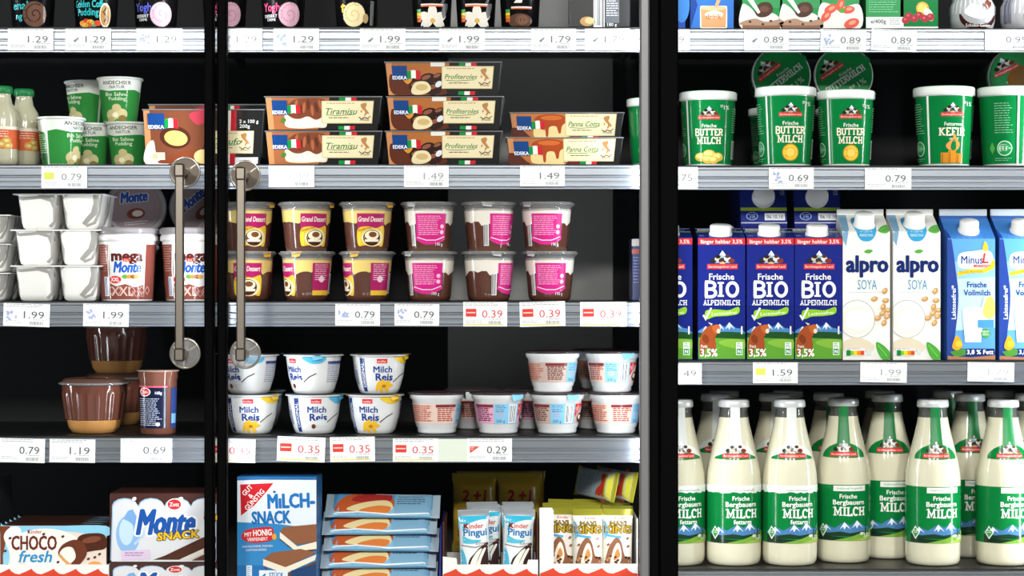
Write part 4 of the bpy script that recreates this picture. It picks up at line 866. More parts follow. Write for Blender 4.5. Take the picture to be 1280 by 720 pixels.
def band_cup(base, inkc, seed):
    t = thing('rice_pudding_bowl', 'x', 'rice pudding bowl', 'white rice pudding bowls with paper bands'); prof = [(20, 0), (23, .8), (24.2, 3), (24.2, 7), (26, 9), (31, 42), (33.5, 44), (34, 49)]; R = interp([(26, 9), (31, 42)])
    p = Part(); p.lathe(prof, M('#e4e5e8', .14)); p.build('bowl_body', t)
    p = Part(); p.lathe([(R(13) + .35, 13), (R(38) + .35, 38)], M(base, .4), caps=False); a = Art(p, round_map(lambda v: R(v) + .35, 0, 28.5), 3.5, True, .25); I = M(inkc)
    a.fine(-28, 14, -5, 33, I, 2.5, 1.5, seed); a.rect(15, 13, 29, 38, M('#86c0e2')); a.rect(-28, 34, -4, 36.4, M('#7a2e34')); a.rect(-30, 33.5, -4, 37, M('#7d3038')); a.rect(-3, 13, 15, 38, M('#86c0e2' if base[1] != 'e' or base[2] > 'a' else '#86c0e2')); a.fine(-1, 28, 12, 36, M('#4a4f74'), 2.4, .8, seed + 1); a.ell(5, 24, 4.4, 3.4, M('#a2aed0'), 12); a.text('200 g', 5, 16.5, M('#3c4470'), h=3.6, w=11)
    a.rect(15, 14, 26, 37, M('#f0f0f2')); a.bars(16, 15, 25.4, 36, M('#3a3d4a'), seed, .5, 1.1); a.poly([(29, 37.4), (44, 37.4), (29, 21)], M('#cf2a33')); a.text('GUT', 33, 33, M('#f2e4e4'), h=3.2, w=7, rot=45); a.text('& G\u00dcNSTIG', 34.5, 30.6, M('#f2e4e4'), h=1.9, w=10, rot=45)
    a.ell(42, 20, 8, 6, M('#5a2a22'), 14); a.ell(40, 21, 4, 3, M('#e4dcd0'), 12); a.fine(-66, 15, -33, 36, M('#c46a52'), 2.6, 1.5, seed + 4); a.text('MILCHREIS', 66, 28, M('#3a6fb5'), h=6, w=34, bold=.03)
    p.build('paper_band', t)
    p = Part(); p.lathe([(34, 48.6), (36.4, 49.6), (36.4, 51), (33, 51.6), (30, 50.8), (0, 50.8)], M('#3a3336', .2)); p.add([(18, -31, 50.9), (32, -17, 50.9), (31, -20, 44), (21, -30, 41)], [(0, 3, 2, 1)], M('#79bfe0', .35)); a = Art(p, top_map(50.8), 12); a.blob([(-24, -10), (0, -22), (22, -8), (8, 10), (-14, 8)], M('#6b3238')); p.build('foil_lid', t); return t
c1, c2, c3 = band_cup('#dfc4bb', '#b04a38', 3), band_cup('#dca6c2', '#7d1f4c', 5), band_cup('#c2aaa2', '#6b3a30', 7); BT = 52 * U
for proto, px, up, rz, lab in ((c1, 546, 0, 60, 'rice pudding bowl with pale paper band, first after the yellow-rimmed bowls'), (c2, 623, 0, -4, 'rice pudding bowl with pink paper band'),
        (c3, 696.5, 0, -12, 'rice pudding bowl with beige paper band, lower one of the stack before the last'), (c3, 691, 1, 42, 'rice pudding bowl with beige paper band, upper one of the stack before the last'),
        (c1, 770, 0, 46, 'rice pudding bowl with pale band, lower one of the last stack'), (c1, 765, 1, -14, 'rice pudding bowl with pale band and red corner, upper one of the last stack')):
    put(inst(proto, lab), px, ROW['LD'] + up * BT, 0, rz, 36.5)
for px, proto, lab in ((590, c1, 'rice pudding bowl in the second row behind the pink band bowl'), (665, c2, 'rice pudding bowl in the second row behind the beige band bowl')): put(inst(proto, lab), px, ROW['LD'], .105, 30, 36.5)
put(inst(c3, 'rice pudding bowl in the second row of the last stack, lower one'), 745, ROW['LD'], .105, 10, 36.5); put(inst(c3, 'rice pudding bowl in the second row of the last stack, upper one'), 750, ROW['LD'] + BT, .105, 70, 36.5)

# ------------------------------------------------------------------ bottom shelf, left bay
def wave(a, x0, x1, y, amp, mat, y0=0):
    n = int((x1 - x0) / 26); pts = [(x0, y0)]
    for i in range(n):
        u = x0 + (x1 - x0) * i / n; d = (x1 - x0) / n; pts += [(u, y), (u + d * .3, y + amp * .5), (u + d * .55, y + amp), (u + d * .62, y + amp * .6), (u + d * .8, y + amp * .1)]
    a.poly(pts + [(x1, y), (x1, y0)], mat)
zb = lambda py: 757 - py       # height above the bottom shelf for a photo row
def kinder_tray(label, w, wall, notch=False, depth=150, side='#ece9e6', back=None):
    t = thing('display_tray', label, 'display tray', 'white cardboard bar trays with red wave'); p = Part(); C = M('#f0eeec', .5); th = 1.6
    for x in (-w / 2, w / 2 - th): p.box(x, x + th, th, depth, 0, back or wall, C if side == '#ece9e6' else M(side, .5))
    p.box(-w / 2, w / 2, depth, depth + th, 0, wall, C); p.box(-w / 2, w / 2, 0, depth + th, -.0, th, C); p.build('tray_walls', t)
    p = Part(); h = wall
    if notch: p.prism_y([(-w / 2, 0), (w / 2, 0), (w / 2, h + 6), (w / 2 - 12, h + 6), (w / 2 - 14, h), (-w / 2 + 18, h), (-w / 2 + 17, h + 8), (-w / 2, h + 10)], 0, th, C)
    else: p.prism_y([(-w / 2, 0), (w / 2, 0), (w / 2, h), (-w / 2, h)], 0, th, C)
    a = Art(p, flat()); wave(a, -w / 2 + .5, w / 2 - .5, h - 12, 7, M('#d9452f'), .5); a.text('kinder', -w * .08, h - 24, M('#f6f0ec'), h=13, w=w * .42, bold=.05); p.build('tray_front', t); return t
# chocolate fresh boxes in their tray
put(kinder_tray('white cardboard tray with red wave in front of the choco boxes', 140, zb(706), depth=132), 66, ROW['LE'])
t = thing('snack_box', 'x', 'snack box', 'flat choco snack boxes stacked behind one another'); w, h = 134, 98
p = Part(); p.box(-w / 2, w / 2, 0, 22, 0, h, M('#3a2019', .4), 1); a = Art(p, flat()); a.rect(-w / 2 + .6, .6, w / 2 - .6, h - .6, M('#e8d6cc')); 
a.blob([(-66, 97), (-58, 97.2), (0, 97.2), (66, 97.2), (66, 84), (20, 90), (-30, 88), (-52, 74), (-56, 50), (-66, 40)], M('#8fcdec')); a.poly([(-66.4, .6), (-56, .6), (-62, 30), (-63, 60), (-58, 85), (-54, 97), (-66.4, 97)], M('#7a4026'))
a.blob([(-62, 84), (-54, 60), (-54, 30), (-46, 46), (-40, 90), (-52, 96)], M('#f2f3f5')); a.ell(-10, 70, 46, 24, M('#f1ece8')); a.text('Kinder', -23, 90, M('#c8322c'), h=4.4, w=17, bold=.02); a.text('K', -30.2, 90, M('#2b2222'), h=4.4, bold=.02)
a.text('CHOCO', -24, 76, M('#6b2a22'), h=17, w=56, bold=.035); a.text('fresh', -22, 59, M('#2a8fc6'), h=14, w=41, bold=.035, shear=.25)
a.blob([(28, 70), (32, 84), (46, 88), (64, 86), (66, 70), (50, 66), (34, 64)], M('#4d2517')); a.ell(48, 80, 12, 4, M('#7c4632'), 16, 10); a.blob([(6, 64), (12, 74), (26, 80), (38, 76), (42, 62), (32, 48), (22, 46), (10, 56)], M('#6a3420')); a.blob([(8, 63), (14, 70), (24, 70), (28, 58), (20, 50), (12, 56)], M('#f0ece6')); a.line([(7, 62), (14, 54), (22, 48)], 3.4, M('#d9a05a'))
for u, v in ((-12, 87), (12, 84), (44, 56), (52, 58), (6, 52), (-58, 48), (-60, 66), (-54, 82), (58, 62)): a.ell(u, v, 2.2, 1.6, M('#5d3122'), 8, 30)
a.ell(52, 48, 9, 5, M('#e09a52'), 14); a.text('5 x', -22, 45, M('#8a3a2c'), h=4); p.build('box_body', t)
for k in range(5): put(inst(t, ('frontmost choco snack box with two chocolate pieces', 'choco snack box, second in the row behind the front one', 'choco snack box, third in the row behind the front one', 'choco snack box, fourth in the row behind the front one', 'choco snack box, last in the row behind the front one')[k]), 66, ROW['LE'] + 1.8 * U, .004 + k * .0284).location.x = X(66)
# monte snack boxes
t = thing('snack_box', 'x', 'snack box', 'white and brown snack boxes'); w, h = 134, 86
p = Part(); p.box(-w / 2, w / 2, 0, 80, 0, h, M('#45241f', .4), 1); a = Art(p, flat())
pts = [(-w / 2 + 1, 2), (-w / 2 + 3, h - 26)] + [p_ for i in range(4) for p_ in arc(-w / 2 + 19 + i * 33, h - 16, 16, 10, 178, 8, 6)] + [(w / 2 - .5, h - 16), (w / 2 - .5, 2)]
a.poly(pts, M('#9fc3e6')); a.poly([(x * .985 + .4, y - 1.6) for x, y in pts], M('#dcdde4'))
a.ell(-44, 34, 15, 24, M('#8fb8e6')); a.ell(-46, 38, 9, 17, M('#c3dcf4')); a.poly([(-50, 54), (-44, 64), (-38, 66), (-32, 54), (-26, 46), (-30, 40), (-42, 50)], M('#7ba9de')); a.line([(-28, 50), (-24, 34), (-36, 22)], 3, M('#b7d3ef'))
a.text('Monte', 5, 50, M('#1f55a8'), h=30, w=70, bold=.05, shear=.18, outline=(M('#f3f4f8'), .05)); a.ell(14, 72, 9.4, 7.4, M('#f2eef0')); a.ell(14, 72, 8.4, 6.4, M('#cf2f36')); a.text('Zott', 14, 72, M('#f6f0f0'), h=5, w=12, bold=.02)
a.text('SNACK', 19, 33.5, M('#eec32c'), h=9, w=52, bold=.05, rot=4, shear=.1, outline=(M('#5d3a1a'), .06)); a.poly([(-12, 3), (20, 3), (66, 24), (66, 32), (50, 31), (2, 8)], M('#4e2b20')); a.poly([(20, 3), (36, 3), (66, 18), (66, 24)], M('#e4ddd6')); a.poly([(36, 2), (66, 2), (66, 17)], M('#5b3428'))
a.rect(-52, 3, -16, 15, M('#dcc7e2'), 0, 3); a.fine(-48, 5, -20, 12, M('#8d5aa0'), 3, 1, 5); a.rect(51, 9, 63, 19, M('#c2414a'), 3); a.text('8x', 62, 58, M('#e9b92c'), h=13, bold=.06, outline=(M('#5d3a1a'), .05)); a.ell(-36, 79, 3, 2.4, M('#f0e9e6'), 10, 40); a.ell(22, 79, 3.4, 2.4, M('#f0e9e6'), 10, 20); p.build('box_body', t)
o = put(inst(t, 'white and brown snack box with milk jug, lower one cut by the picture edge'), 205, ROW['LE']); o.scale = (1, 1, 53.6 / 86)
put(inst(t, 'white and brown snack box with milk jug, upper one fully facing front'), 204, ROW['LE'] + 54.2 * U, .001)
# milk snack box
t = thing('snack_box', 'tall white and blue milk snack box with red corner triangle', 'snack box'); w, h = 100, 161
p = Part(); p.box(-w / 2, w / 2, 0, 55, 0, h, M('#2f6ea8', .4), 1); a = Art(p, flat()); BL = M('#2173b8'); LB = M('#3387c6'); q = w / 2 - .4
a.rect(-q, .4, q, h - .4, BL); a.rect(-q, 50, q, 104, LB); a.poly([(-q, 104), (-q, h - 5), (-10, h - 3.6), (q, h - 3), (q, 96), (0, 102)], M('#dfe6ef')); a.rect(-q, h - 4, q, h - .4, M('#2a6aa6'))
a.poly([(-46, h - 10), (-4, h - 8), (-12, h - 18), (-28, h - 36), (-45, h - 49)], M('#c9252e')); Wt = M('#f4ecec')
a.text('GUT', -37, h - 17, Wt, h=6, w=15, rot=47, bold=.03); a.text('&', -33, h - 24, Wt, h=5.5, rot=47, bold=.03); a.text('G\u00dcNSTIG', -28, h - 29, Wt, h=6, w=32, rot=48, bold=.03)
BT_ = M('#2371b8'); a.text('M\u0131LCH-', 18, h - 30, BT_, h=17, w=58, bold=.05, rot=2); a.ell(-3, h - 19, 2, 1.8, BT_, 10); a.text('SNACK', -7, h - 51, BT_, h=15, w=48, bold=.045, rot=2)
a.blob([(-44, 88), (-36, 95), (-8, 98), (-4, 90), (-8, 81), (-30, 78), (-42, 82)], M('#cc2a33')); a.text('MIT', -36, 88.6, Wt, h=5, w=9, bold=.03, rot=3); a.text('HONIG', -18, 91, Wt, h=7.4, w=23, bold=.04, rot=3); a.text('VERFEINERT', -24, 82.8, Wt, h=4, w=26, bold=.02, rot=3); a.ell(-3, 86, 3, 4, M('#e9a23a'), 10)
ck, cm_, cd_ = M('#8c5636', .5), M('#eee3d2', .45), M('#5a331f', .5)
a.poly([(4, 88), (14, 74), (50, 76), (50, 69), (32, 66), (10, 78), (4, 82)], cd_); a.poly([(4, 92), (4, 84), (24, 68), (50, 71), (50, 80), (26, 74)], cm_); a.poly([(4, 92), (8, 98), (50, 102), (50, 80), (25, 76)], ck)
a.poly([(-16, 52), (-10, 42), (14, 40), (50, 56), (50, 50), (14, 33), (-14, 44)], cd_); a.poly([(-17, 58), (-17, 50), (11, 40), (48, 57), (50, 64), (11, 48)], cm_); a.poly([(-17, 58), (-6, 66), (30, 71), (50, 66), (11, 48)], ck)
a.text('FEINE MILCHCREME, ZWISCHEN', -24, 74, Wt, h=2.6, w=38, rot=2); a.text('2 SAFTIGEN B\u00d6DEN', -26, 69.5, Wt, h=2.6, w=26, rot=2); a.rect(-38, 32, -31, 50, M('#dfe8f2')); a.fine(-37, 34, -32, 48, M('#5c86b8'), 2.6, .8, 3)
a.rect(-22, 22, 14, 44, M('#e6edf4')); a.text('6', -15.5, 35, BT_, h=9, bold=.06); a.text('ST\u00dcCK', -.5, 38.5, BT_, h=5, w=18, bold=.04); a.fine(-10, 27, 10, 34, BT_, 3, 1, 5); a.poly([(18, 44), (q, 52), (q, 24), (18, 24)], M('#1b3f6e')); a.text('EDEKA', 37, 34, M('#7f93ad'), h=5, w=21, bold=.03); p.build('box_body', t)
put(t, 346, ROW['LE'], 0, -2)

def flow_pack(body, fin, L, W, T, art, horizontal=False):
    """flow-wrapped bar: puffy pillow between two flat crimped fins, long way up (or lying along x)"""
    p = Part(); N, K = 26, 28
    def half(t):      # half thickness / half width along the length
        e = min(t, 1 - t) * L
        return (T / 2 * min(1, max(.06, (e - 7) / 9)) if e < 16 else T / 2), W / 2 * (1 if e < 8 else .94 + .06 * max(0, 1 - (e - 8) / 8))
    def sec(t, a):
        th, wd = half(t); c, s = math.cos(a), math.sin(a)
        return wd * math.copysign(abs(c) ** .8, c), th * math.copysign(abs(s) ** .75, s)
    def vert(x, y, z): return (z - L / 2, y, -x + W / 2) if horizontal else (x, y, z)
    vs = [vert(*sec(i / N, 2 * PI * k / K), i / N * L) for i in range(N + 1) for k in range(K)]; fs = [(i * K + k, i * K + (k + 1) % K, i * K + K + (k + 1) % K, i * K + K + k) for i in range(N) for k in range(K)]
    nb = 2
    p.add(vs, [f for n_, f in enumerate(fs) if nb <= n_ // K < N - nb], body, True); p.add(vs, [f for n_, f in enumerate(fs) if not nb <= n_ // K < N - nb], fin, True)
    p.add(vs, [tuple(range(K)), tuple(range(N * K, N * K + K))], fin)
    def fm(u, v, h):
        if horizontal: along, across = u + L / 2, W / 2 - v
        else: along, across = v, u
        th, wd = half(min(1, max(0, along / L))); c = max(-1, min(1, across / wd))
        y = -th * (max(0.0, 1 - abs(c) ** 2.5)) ** .47 - h
        return vert(across, y, along)
    art(Art(p, fm, 4, True, .35)); return p
def bar_thing(name, cat, group, wrap):
    t = thing(name, 'x', cat, group); wrap.build('wrapper', t); return t
# light blue milk bars lying in a pile
def art_milk(a):
    a.rect(-64, 3, 64, 43, M('#4f8fbd')); a.rect(-64, 2, 64, 14, M('#86b4d2')); a.blob([(-62, 10), (-52, 30), (-34, 42), (-4, 43), (12, 30), (12, 14), (-20, 8), (-46, 5)], M('#b8552c')); a.blob([(-40, 26), (-24, 42), (6, 43), (10, 26), (-16, 22)], M('#a32c2a'))
    a.blob([(-46, 10), (-24, 22), (4, 26), (13, 16), (8, 7), (-20, 6)], M('#e4cf9c')); a.blob([(-30, 8), (-8, 16), (10, 14), (6, 5), (-16, 4)], M('#d97b3c')); a.rect(15, 4, 62, 42, M('#7ba6c4')); a.text('BANDE SNACK', 36, 33, M('#2f4a66'), h=4, w=32, shear=.1); a.fine(18, 18, 56, 29, M('#2f4a66'), 4, 1.5, 4)
    a.line([(-62, 4), (-30, 6), (10, 3), (60, 5)], 1.6, M('#e5ebf0')); a.line([(-10, 40), (30, 38), (62, 41)], 1.4, M('#d5e3ec'))
mb = bar_thing('milk_bar', 'snack bar', 'light blue wrapped milk bars in the pile', flow_pack(M('#6fa3c6'), M('#9fb0be'), 146, 44, 11.4, art_milk, True))
names = ('lowest', 'second from below', 'third from below', 'fourth from below', 'fifth from below', 'topmost')
for k in range(6):
    o = inst(mb, 'light blue wrapped milk bar, ' + names[k] + ' in the pile beside the tall snack box')
    o.location = (X(472.5) + (.001, 0, -.002, .002, -.001, .003)[k], .012 + k * 6.5 * U, ROW['LE'] + (3 + k * 20.4) * U); o.rotation_euler = (math.radians(-54), math.radians((0, .5, -.4, .5, -.5, .6)[k]), 0)
t = thing('display_tray', 'dark blue cardboard tray holding the light blue milk bars', 'display tray'); p = Part(); C = M('#1f2f9a', .4)
for s in (-1, 1): p.prism_x([(0, 0), (170, 0), (170, 100), (40, 95), (10, 52), (0, 40)], s * 77.5 - .8, s * 77.5 + .8, C)
p.build('side_wall', t); p = Part(); p.box(-77, 77, 0, 170, 0, 1.6, C); p.box(-77, 77, 168.4, 170, 1.6, 60, C); p.build('tray_base', t)
p = Part(); p.box(-77, 77, -1.6, -.1, 0, 22, C); a = Art(p, flat(-1.6)); a.rect(-77, 0, 77, 10, M('#d13a7a')); p.build('tray_front', t); put(t, 472.5, ROW['LE'])
# pingui bars
put(kinder_tray('white cardboard tray with red wave holding the blue and white chocolate bars', 119, 51, True, 120, '#4b1f1c', 104), 613, ROW['LE'])
def art_pingui(a):
    Wt = M('#e9eef2', .25); a.rect(-18.5, 8, 18.5, 107, Wt); a.blob([(-18, 107), (-18, 88), (-6, 99), (8, 103), (18, 103), (18, 107), (0, 109)], M('#39b3d6', .25)); a.blob([(-18, 78), (-16, 84), (-4, 79), (8, 78), (2, 74), (-12, 74)], M('#58bfdc', .25))
    a.text('Kinder', 0, 96, M('#d4402f'), h=6, w=23, bold=.03); a.text('K', -10.3, 96, M('#2a2326'), h=6, bold=.03); a.text('Pingui', 1, 88, M('#2579b8'), h=8.5, w=29, bold=.05); a.text('Schoko', 9, 74, M('#5a4440'), h=3.4, w=15, shear=.2)
    a.blob([(-10, 8), (-9, 48), (0, 62), (9, 70), (18, 70), (18, 8)], M('#35191a', .25)); a.blob([(-7, 44), (-4, 54), (3, 64), (9, 67), (4, 56), (-1, 44)], M('#f0ece6')); a.blob([(0, 44), (4, 54), (10, 66), (14, 67), (8, 54), (5, 44)], M('#f0ece6')); a.blob([(-18, 30), (-18, 66), (-12, 58), (-10, 32)], M('#4fb4d8', .25)); a.line([(-17, 72), (0, 69), (16, 72)], 1, M('#7a4a40'))
pg = bar_thing('chocolate_bar', 'chocolate bar', 'blue and white chocolate bars in the tray', flow_pack(M('#d3d8de', .2), M('#b9bec6', .2, .5), 116, 40, 15, art_pingui))
def up(o, px, z, Y, rz=0.0, lean=0.0, rot=0.0):
    o.location = (X(px), Y, z + LIFT); o.rotation_euler = (math.radians(lean), math.radians(rot), math.radians(rz)); return o
zt_ = ROW['LE'] + 2.4 * U
up(inst(pg, 'blue and white chocolate bar, first in the front row with lettering'), 595, zt_ + .0012, .022, 4, 3, -2); up(inst(pg, 'blue and white chocolate bar, second in the front row with lettering'), 645, zt_ + .001, .022, 4, 2, 2)
for k, (px, rz, rot) in enumerate(((605, 24, 1), (648, 12, -1), (600, 6, 2), (648, 8, 0), (603, 4, -1), (647, 6, 0))):
    up(inst(pg, 'silver-backed chocolate bar in row %s behind the lettered pair, %s' % (('two', 'three', 'four')[k // 2], ('toward the milk bars', 'toward the tall white tray')[k % 2])), px, zt_ + .0035, .052 + .027 * (k // 2), rz * .35, 2, rot)
# king bars in the tray with a window
t = kinder_tray('tall white tray with window and red wave holding the brown and white bars', 123, 52, False, 120, '#ece9e6', 108)
p = Part(); C = M('#f0eeec', .5); p.prism_y([(-61.5, 52), (-44, 52), (-44, 118), (-46, 122), (-61.5, 122)], 0, 1.6, C); p.build('tray_front_pillar', t); put(t, 736, ROW['LE'])
def art_king(a):
    a.rect(-18.5, 8, 18.5, 108, M('#ece4de', .25)); a.text('Kinder', 3, 105, M('#c8322c'), h=3, w=14, bold=.02); a.text('MAXI', 0, 98.5, M('#8f7a1e'), h=5.4, w=20, bold=.05, outline=(M('#3c2412'), .05)); a.text('KING', 0, 91, M('#b39326'), h=8.6, w=32, bold=.06, outline=(M('#3c2412'), .06))
    a.blob([(-18, 100), (-18, 78), (-12, 86), (-14, 97)], M('#6cb8dc')); a.rect(-14, 81, 4, 84, M('#4fa3d0'), 0, -8); a.blob([(-16, 8), (-14, 58), (-4, 80), (4, 76), (9, 58), (18, 52), (18, 8)], M('#8a5a40', .3)); a.blob([(-9, 46), (-6, 64), (-1, 74), (3, 70), (5, 56), (0, 44)], M('#f0e3d2')); a.blob([(-5, 52), (-3, 62), (0, 67), (3, 58)], M('#c9884a'))
    r = random.Random(8)
    for _ in range(30): a.ell(r.uniform(-16, 16), r.uniform(40, 58), 2, 1.4, M(('#5c3421', '#b98c60', '#3e2114')[_ % 3]), 8, r.uniform(0, 90))
    for u, v in ((12, 80), (13, 70), (-12, 72)): a.ell(u, v, 2.2, 1.4, M('#8a5a3c'), 8, 40)
kg = bar_thing('chocolate_bar', 'chocolate bar', 'brown and white chocolate bars in the window tray', flow_pack(M('#ddd8c9', .2), M('#96922f', .18, .3), 116, 39, 15, art_king))
for k, (px, lab) in enumerate(((702, 'brown and white chocolate bar half behind the white tray pillar'), (735, 'brown and white chocolate bar in the middle of the tray window'), (771, 'brown and white chocolate bar at the trim end of the tray window'))):
    up(inst(kg, lab), px, zt_ + .001, (.036, .022, .024)[k], (-6, 3, 3)[k], 2, (0, 0, 1)[k])
for k in range(9):
    up(inst(kg, 'green-finned chocolate bar in row %s behind the window bars, %s' % (('two', 'three', 'four')[k // 3], ('by the pillar', 'in the middle', 'at the trim end')[k % 3])), (702, 737, 770)[k % 3], zt_ + .003 + .002 * (k // 3), .060 + .026 * (k // 3), (3, -4, 2)[k % 3], 2, (1, -2, 2)[(k + k // 3) % 3])
def art_loose(a):
    a.rect(-18, 9, 18, 106, M('#a9b6c0', .22)); a.rect(-18, 9, 18, 26, M('#c9c23a', .22)); a.blob([(-18, 22), (-18, 44), (-6, 40), (2, 30), (18, 36), (18, 22)], M('#cf3f2e', .22)); a.fine(-15, 52, 15, 92, M('#5c7f9c'), 4, 1.4, 6); a.rect(-18, 46, 18, 49, M('#7fb6d2', .22))
kl = bar_thing('chocolate_bar', 'chocolate bar', 'loose chocolate bars on the window tray', flow_pack(M('#b7c0c8', .2), M('#c4bd3a', .2), 116, 39, 15, art_loose))
for k, lab in enumerate(('loose chocolate bar lying on end over the window tray, nearer its middle', 'loose chocolate bar lying on end over the window tray, nearer the grey trim')):
    o = inst(kl, lab); o.rotation_euler = (Matrix.Rotation(math.radians(24), 4, 'Z') @ Matrix(((0, 1, 0, 0), (0, 0, 1, 0), (1, 0, 0, 0), (0, 0, 0, 1))) @ Matrix.Rotation(math.radians(12), 4, 'Z')).to_euler()
    o.location = (X(772 + k * 24), .03, ROW['LE'] + (124 + 21) * U)
# yellow packs standing in the dark behind
t = thing('snack_pack', 'x', 'snack pack', 'yellow snack packs behind the trays'); p = flow_pack(M('#b08f22', .25), M('#8f7a1c', .25), 104, 60, 20, lambda a: (a.text('2 +1', 0, 74, M('#9c2a22'), h=14, w=30, bold=.05, shear=.1), a.rect(-28, 20, 28, 46, M('#8c4a22')), a.fine(-24, 50, 24, 60, M('#5a3a14'), 3, 1, 3))); p.build('wrapper', t)
for k, (px, Y) in enumerate(((590, .20), (650, .20), (596, .235), (655, .235))):
    up(inst(t, 'yellow snack pack in the dark behind the bars, ' + ('front one near the milk bars', 'front one near the window tray', 'rear one near the milk bars', 'rear one near the window tray')[k]), px, ROW['LE'] + .001 + 46 * U, Y, 0, -4)
t = thing('display_tray', 'low dark box under the yellow snack packs at the back', 'display tray'); p = Part(); p.box(-66, 66, 0, 62, 0, 44, M('#3a2a16', .6), 1); a = Art(p, flat()); a.rect(-62, 4, 62, 40, M('#4a3820', .6)); p.build('tray_body', t); put(t, 622, ROW['LE'], .182)
t = thing('product_divider', 'dark plastic shelf divider standing at the empty end of the low shelf', 'divider'); p = Part(); p.prism_x([(0, 0), (110, 0), (110, 152), (8, 152), (0, 144)], -1, 1, M('#2b2c2e', .4)); p.build('divider_wall', t); p = Part(); p.box(-6, 6, 0, 3, 0, 150, M('#1d1e20', .4), 1); p.box(-10, 10, 0, 100, 0, 1.2, M('#1d1e20', .4)); p.build('divider_front', t); put(t, -13, ROW['LE'], .02)

# ------------------------------------------------------------------ cartons (third shelf, right bay)
def bend(v0, y0, slope):      # front wall up to v0, then a slanted top running back
    k = 1 / math.hypot(1, slope)
    return lambda u, v, h: (u, y0 - h, v) if v <= v0 else (u, y0 + (v - v0) * k - h * slope * k, v0 + (v - v0) * slope * k + h * k)
t = thing('milk_carton', 'x', 'milk carton', 'dark blue alpine milk cartons'); w, h, d = 59, 153, 52
p = Part(); p.prism_x([(0, 0), (d, 0), (d, h + 13), (d - 3, h + 13), (0, h)], -w / 2, w / 2, NAVY); a = Art(p, flat()); e = w / 2; a.clip = e - .2
a.rect(-e, 68, e, h, M('#1b2780')); a.rect(-e, h - 9, e, h - 1, M('#d23434')); a.text('l\u00e4nger haltbar 3,5%', 0, h - 5.2, M('#f6eeec'), h=4.6, w=52, bold=.02); alp_crest(a, 1, h - 32, 1.42)
Wt = M('#f2f2f4'); a.text('Frische', 0, h - 49, Wt, h=7.4, w=31, bold=.03); a.slab('BIO', 0, h - 65, Wt, 18.5, 46, .21); a.slab('ALPENMILCH', 0, h - 81.5, Wt, 6.4, 46, .15)
a.blob([(-20, h - 92), (-8, h - 90), (8, h - 91), (21, h - 87), (21, h - 95), (8, h - 98), (-8, h - 99), (-19, h - 102)], M('#8cbf2c')); a.text('Lactosefrei', 3, h - 94.6, M('#f0f4e4'), h=4, w=31, shear=.2, rot=4); a.line([(-23, h - 97), (-20, h - 102), (-13, h - 88)], 2.2, Wt)
a.rect(-e, 1, e, 26, M('#4d8f2c')); a.rect(-e, 1, e, 10, M('#3a7a2a')); alps(a, -e, e, 30, 1.0); a.blob([(-29, 22), (-28, 32), (0, 35), (29, 33), (29, 24), (0, 25)], M('#1f4a22')); a.poly([(-29, 1), (-29, 28), (0, 27), (29, 26), (29, 1)], M('#5e9a34')); a.blob([(-4, 22), (10, 26), (28, 24), (28, 14), (8, 16)], M('#7fae3e'))
a.blob([(-27, 8), (-28, 22), (-24, 34), (-18, 41), (-11, 43), (-6, 40), (-5, 34), (-8, 28), (-7, 18), (-9, 8), (-13, 5), (-14, 14), (-20, 14), (-22, 5)], M('#9c4a26')); a.blob([(-12, 42), (-4, 44), (-2, 38), (-6, 33), (-10, 35)], M('#b8602f')); a.ell(-4, 36, 2.4, 3, M('#e3d0bc'), 10); a.poly([(-13, 43), (-17, 47), (-11, 45)], M('#d8c8b0')); a.ell(-20, 26, 4, 6, M('#7c371b'), 12, 20)
a.text('Fett', -22, 17, Wt, h=3.6, w=8); a.text('3,5%', -16, 9, Wt, h=9, w=21, bold=.03); a.rect(18, 6, 26, 22, M('#e8efe6')); a.rect(18.8, 7, 25.2, 14, M('#2f8f4f')); a.text('N', 22, 10.4, Wt, h=4, bold=.04); a.fine(19, 15, 25, 21, M('#3a8a55'), 2.2, .8, 3); a.rect(24, 32, 26, 42, M('#d8d8d8'))
p.build('carton_body', t)
sl = 13 / (d - 3); tm = bend(h, 0, sl); p = Part(); a = Art(p, tm, 6); a.rect(-e, h + .2, e, h + 48, M('#1f2f80')); a.rect(-e, h + 27, e, h + 31.5, M('#a9c43a')); a.rect(-e, h + 46.6, e, h + 48, M('#c9c9e0')); a.ell(15, h + 38.5, 7.5, 5.4, M('#a9c0e6'), 20); a.ell(15, h + 38.5, 6.6, 4.6, NAVY, 20); a.fine(11, h + 36, 19, h + 41, M('#a9c0e6'), 2, .7, 3); a.rect(-27, h + 34.5, -1, h + 44, M('#e8e9ee')); a.text('06.10.10', -14, h + 39.4, M('#33343c'), h=4.4, w=21, rot=180, bold=.02); a.fine(-27, h + 4, -20, h + 10, M('#b9c0e0'), 2.4, .8, 6); p.build('top_panel', t)
T = Matrix.Translation((0, 13, h + 13 * sl + .2)) @ Matrix.Rotation(math.atan(sl) * .9, 4, 'X')
p = Part(); p.lathe([(14.6, 0), (14.6, 2.4), (13.4, 3), (13.4, 11), (12.6, 12.2), (0, 12.4)], M('#eeeef0', .3), 64, rf=lambda a_, z: 1 + (.018 * math.cos(a_ * 40) if 3 <= z <= 11 else 0), T=T); p.build('screw_cap', t); bio = t
for px, rz, lab in ((836, 0, 'dark blue alpine milk carton mostly hidden by the thick black frame'), (902, 0, 'dark blue alpine milk carton, first fully visible one'), (963, 0, 'dark blue alpine milk carton, second fully visible one'), (1023, 0, 'dark blue alpine milk carton next to the soya cartons')):
    put(inst(bio, lab), px, ROW['RC'], 0, rz)
for px, lab in ((905, 'dark blue milk carton in the second row behind the first one'), (966, 'dark blue milk carton in the second row behind the middle one'), (1027, 'dark blue milk carton in the second row behind the one by the soya cartons')): put(inst(bio, lab), px, ROW['RC'], .075)
w, h, d = 59, 153, 52
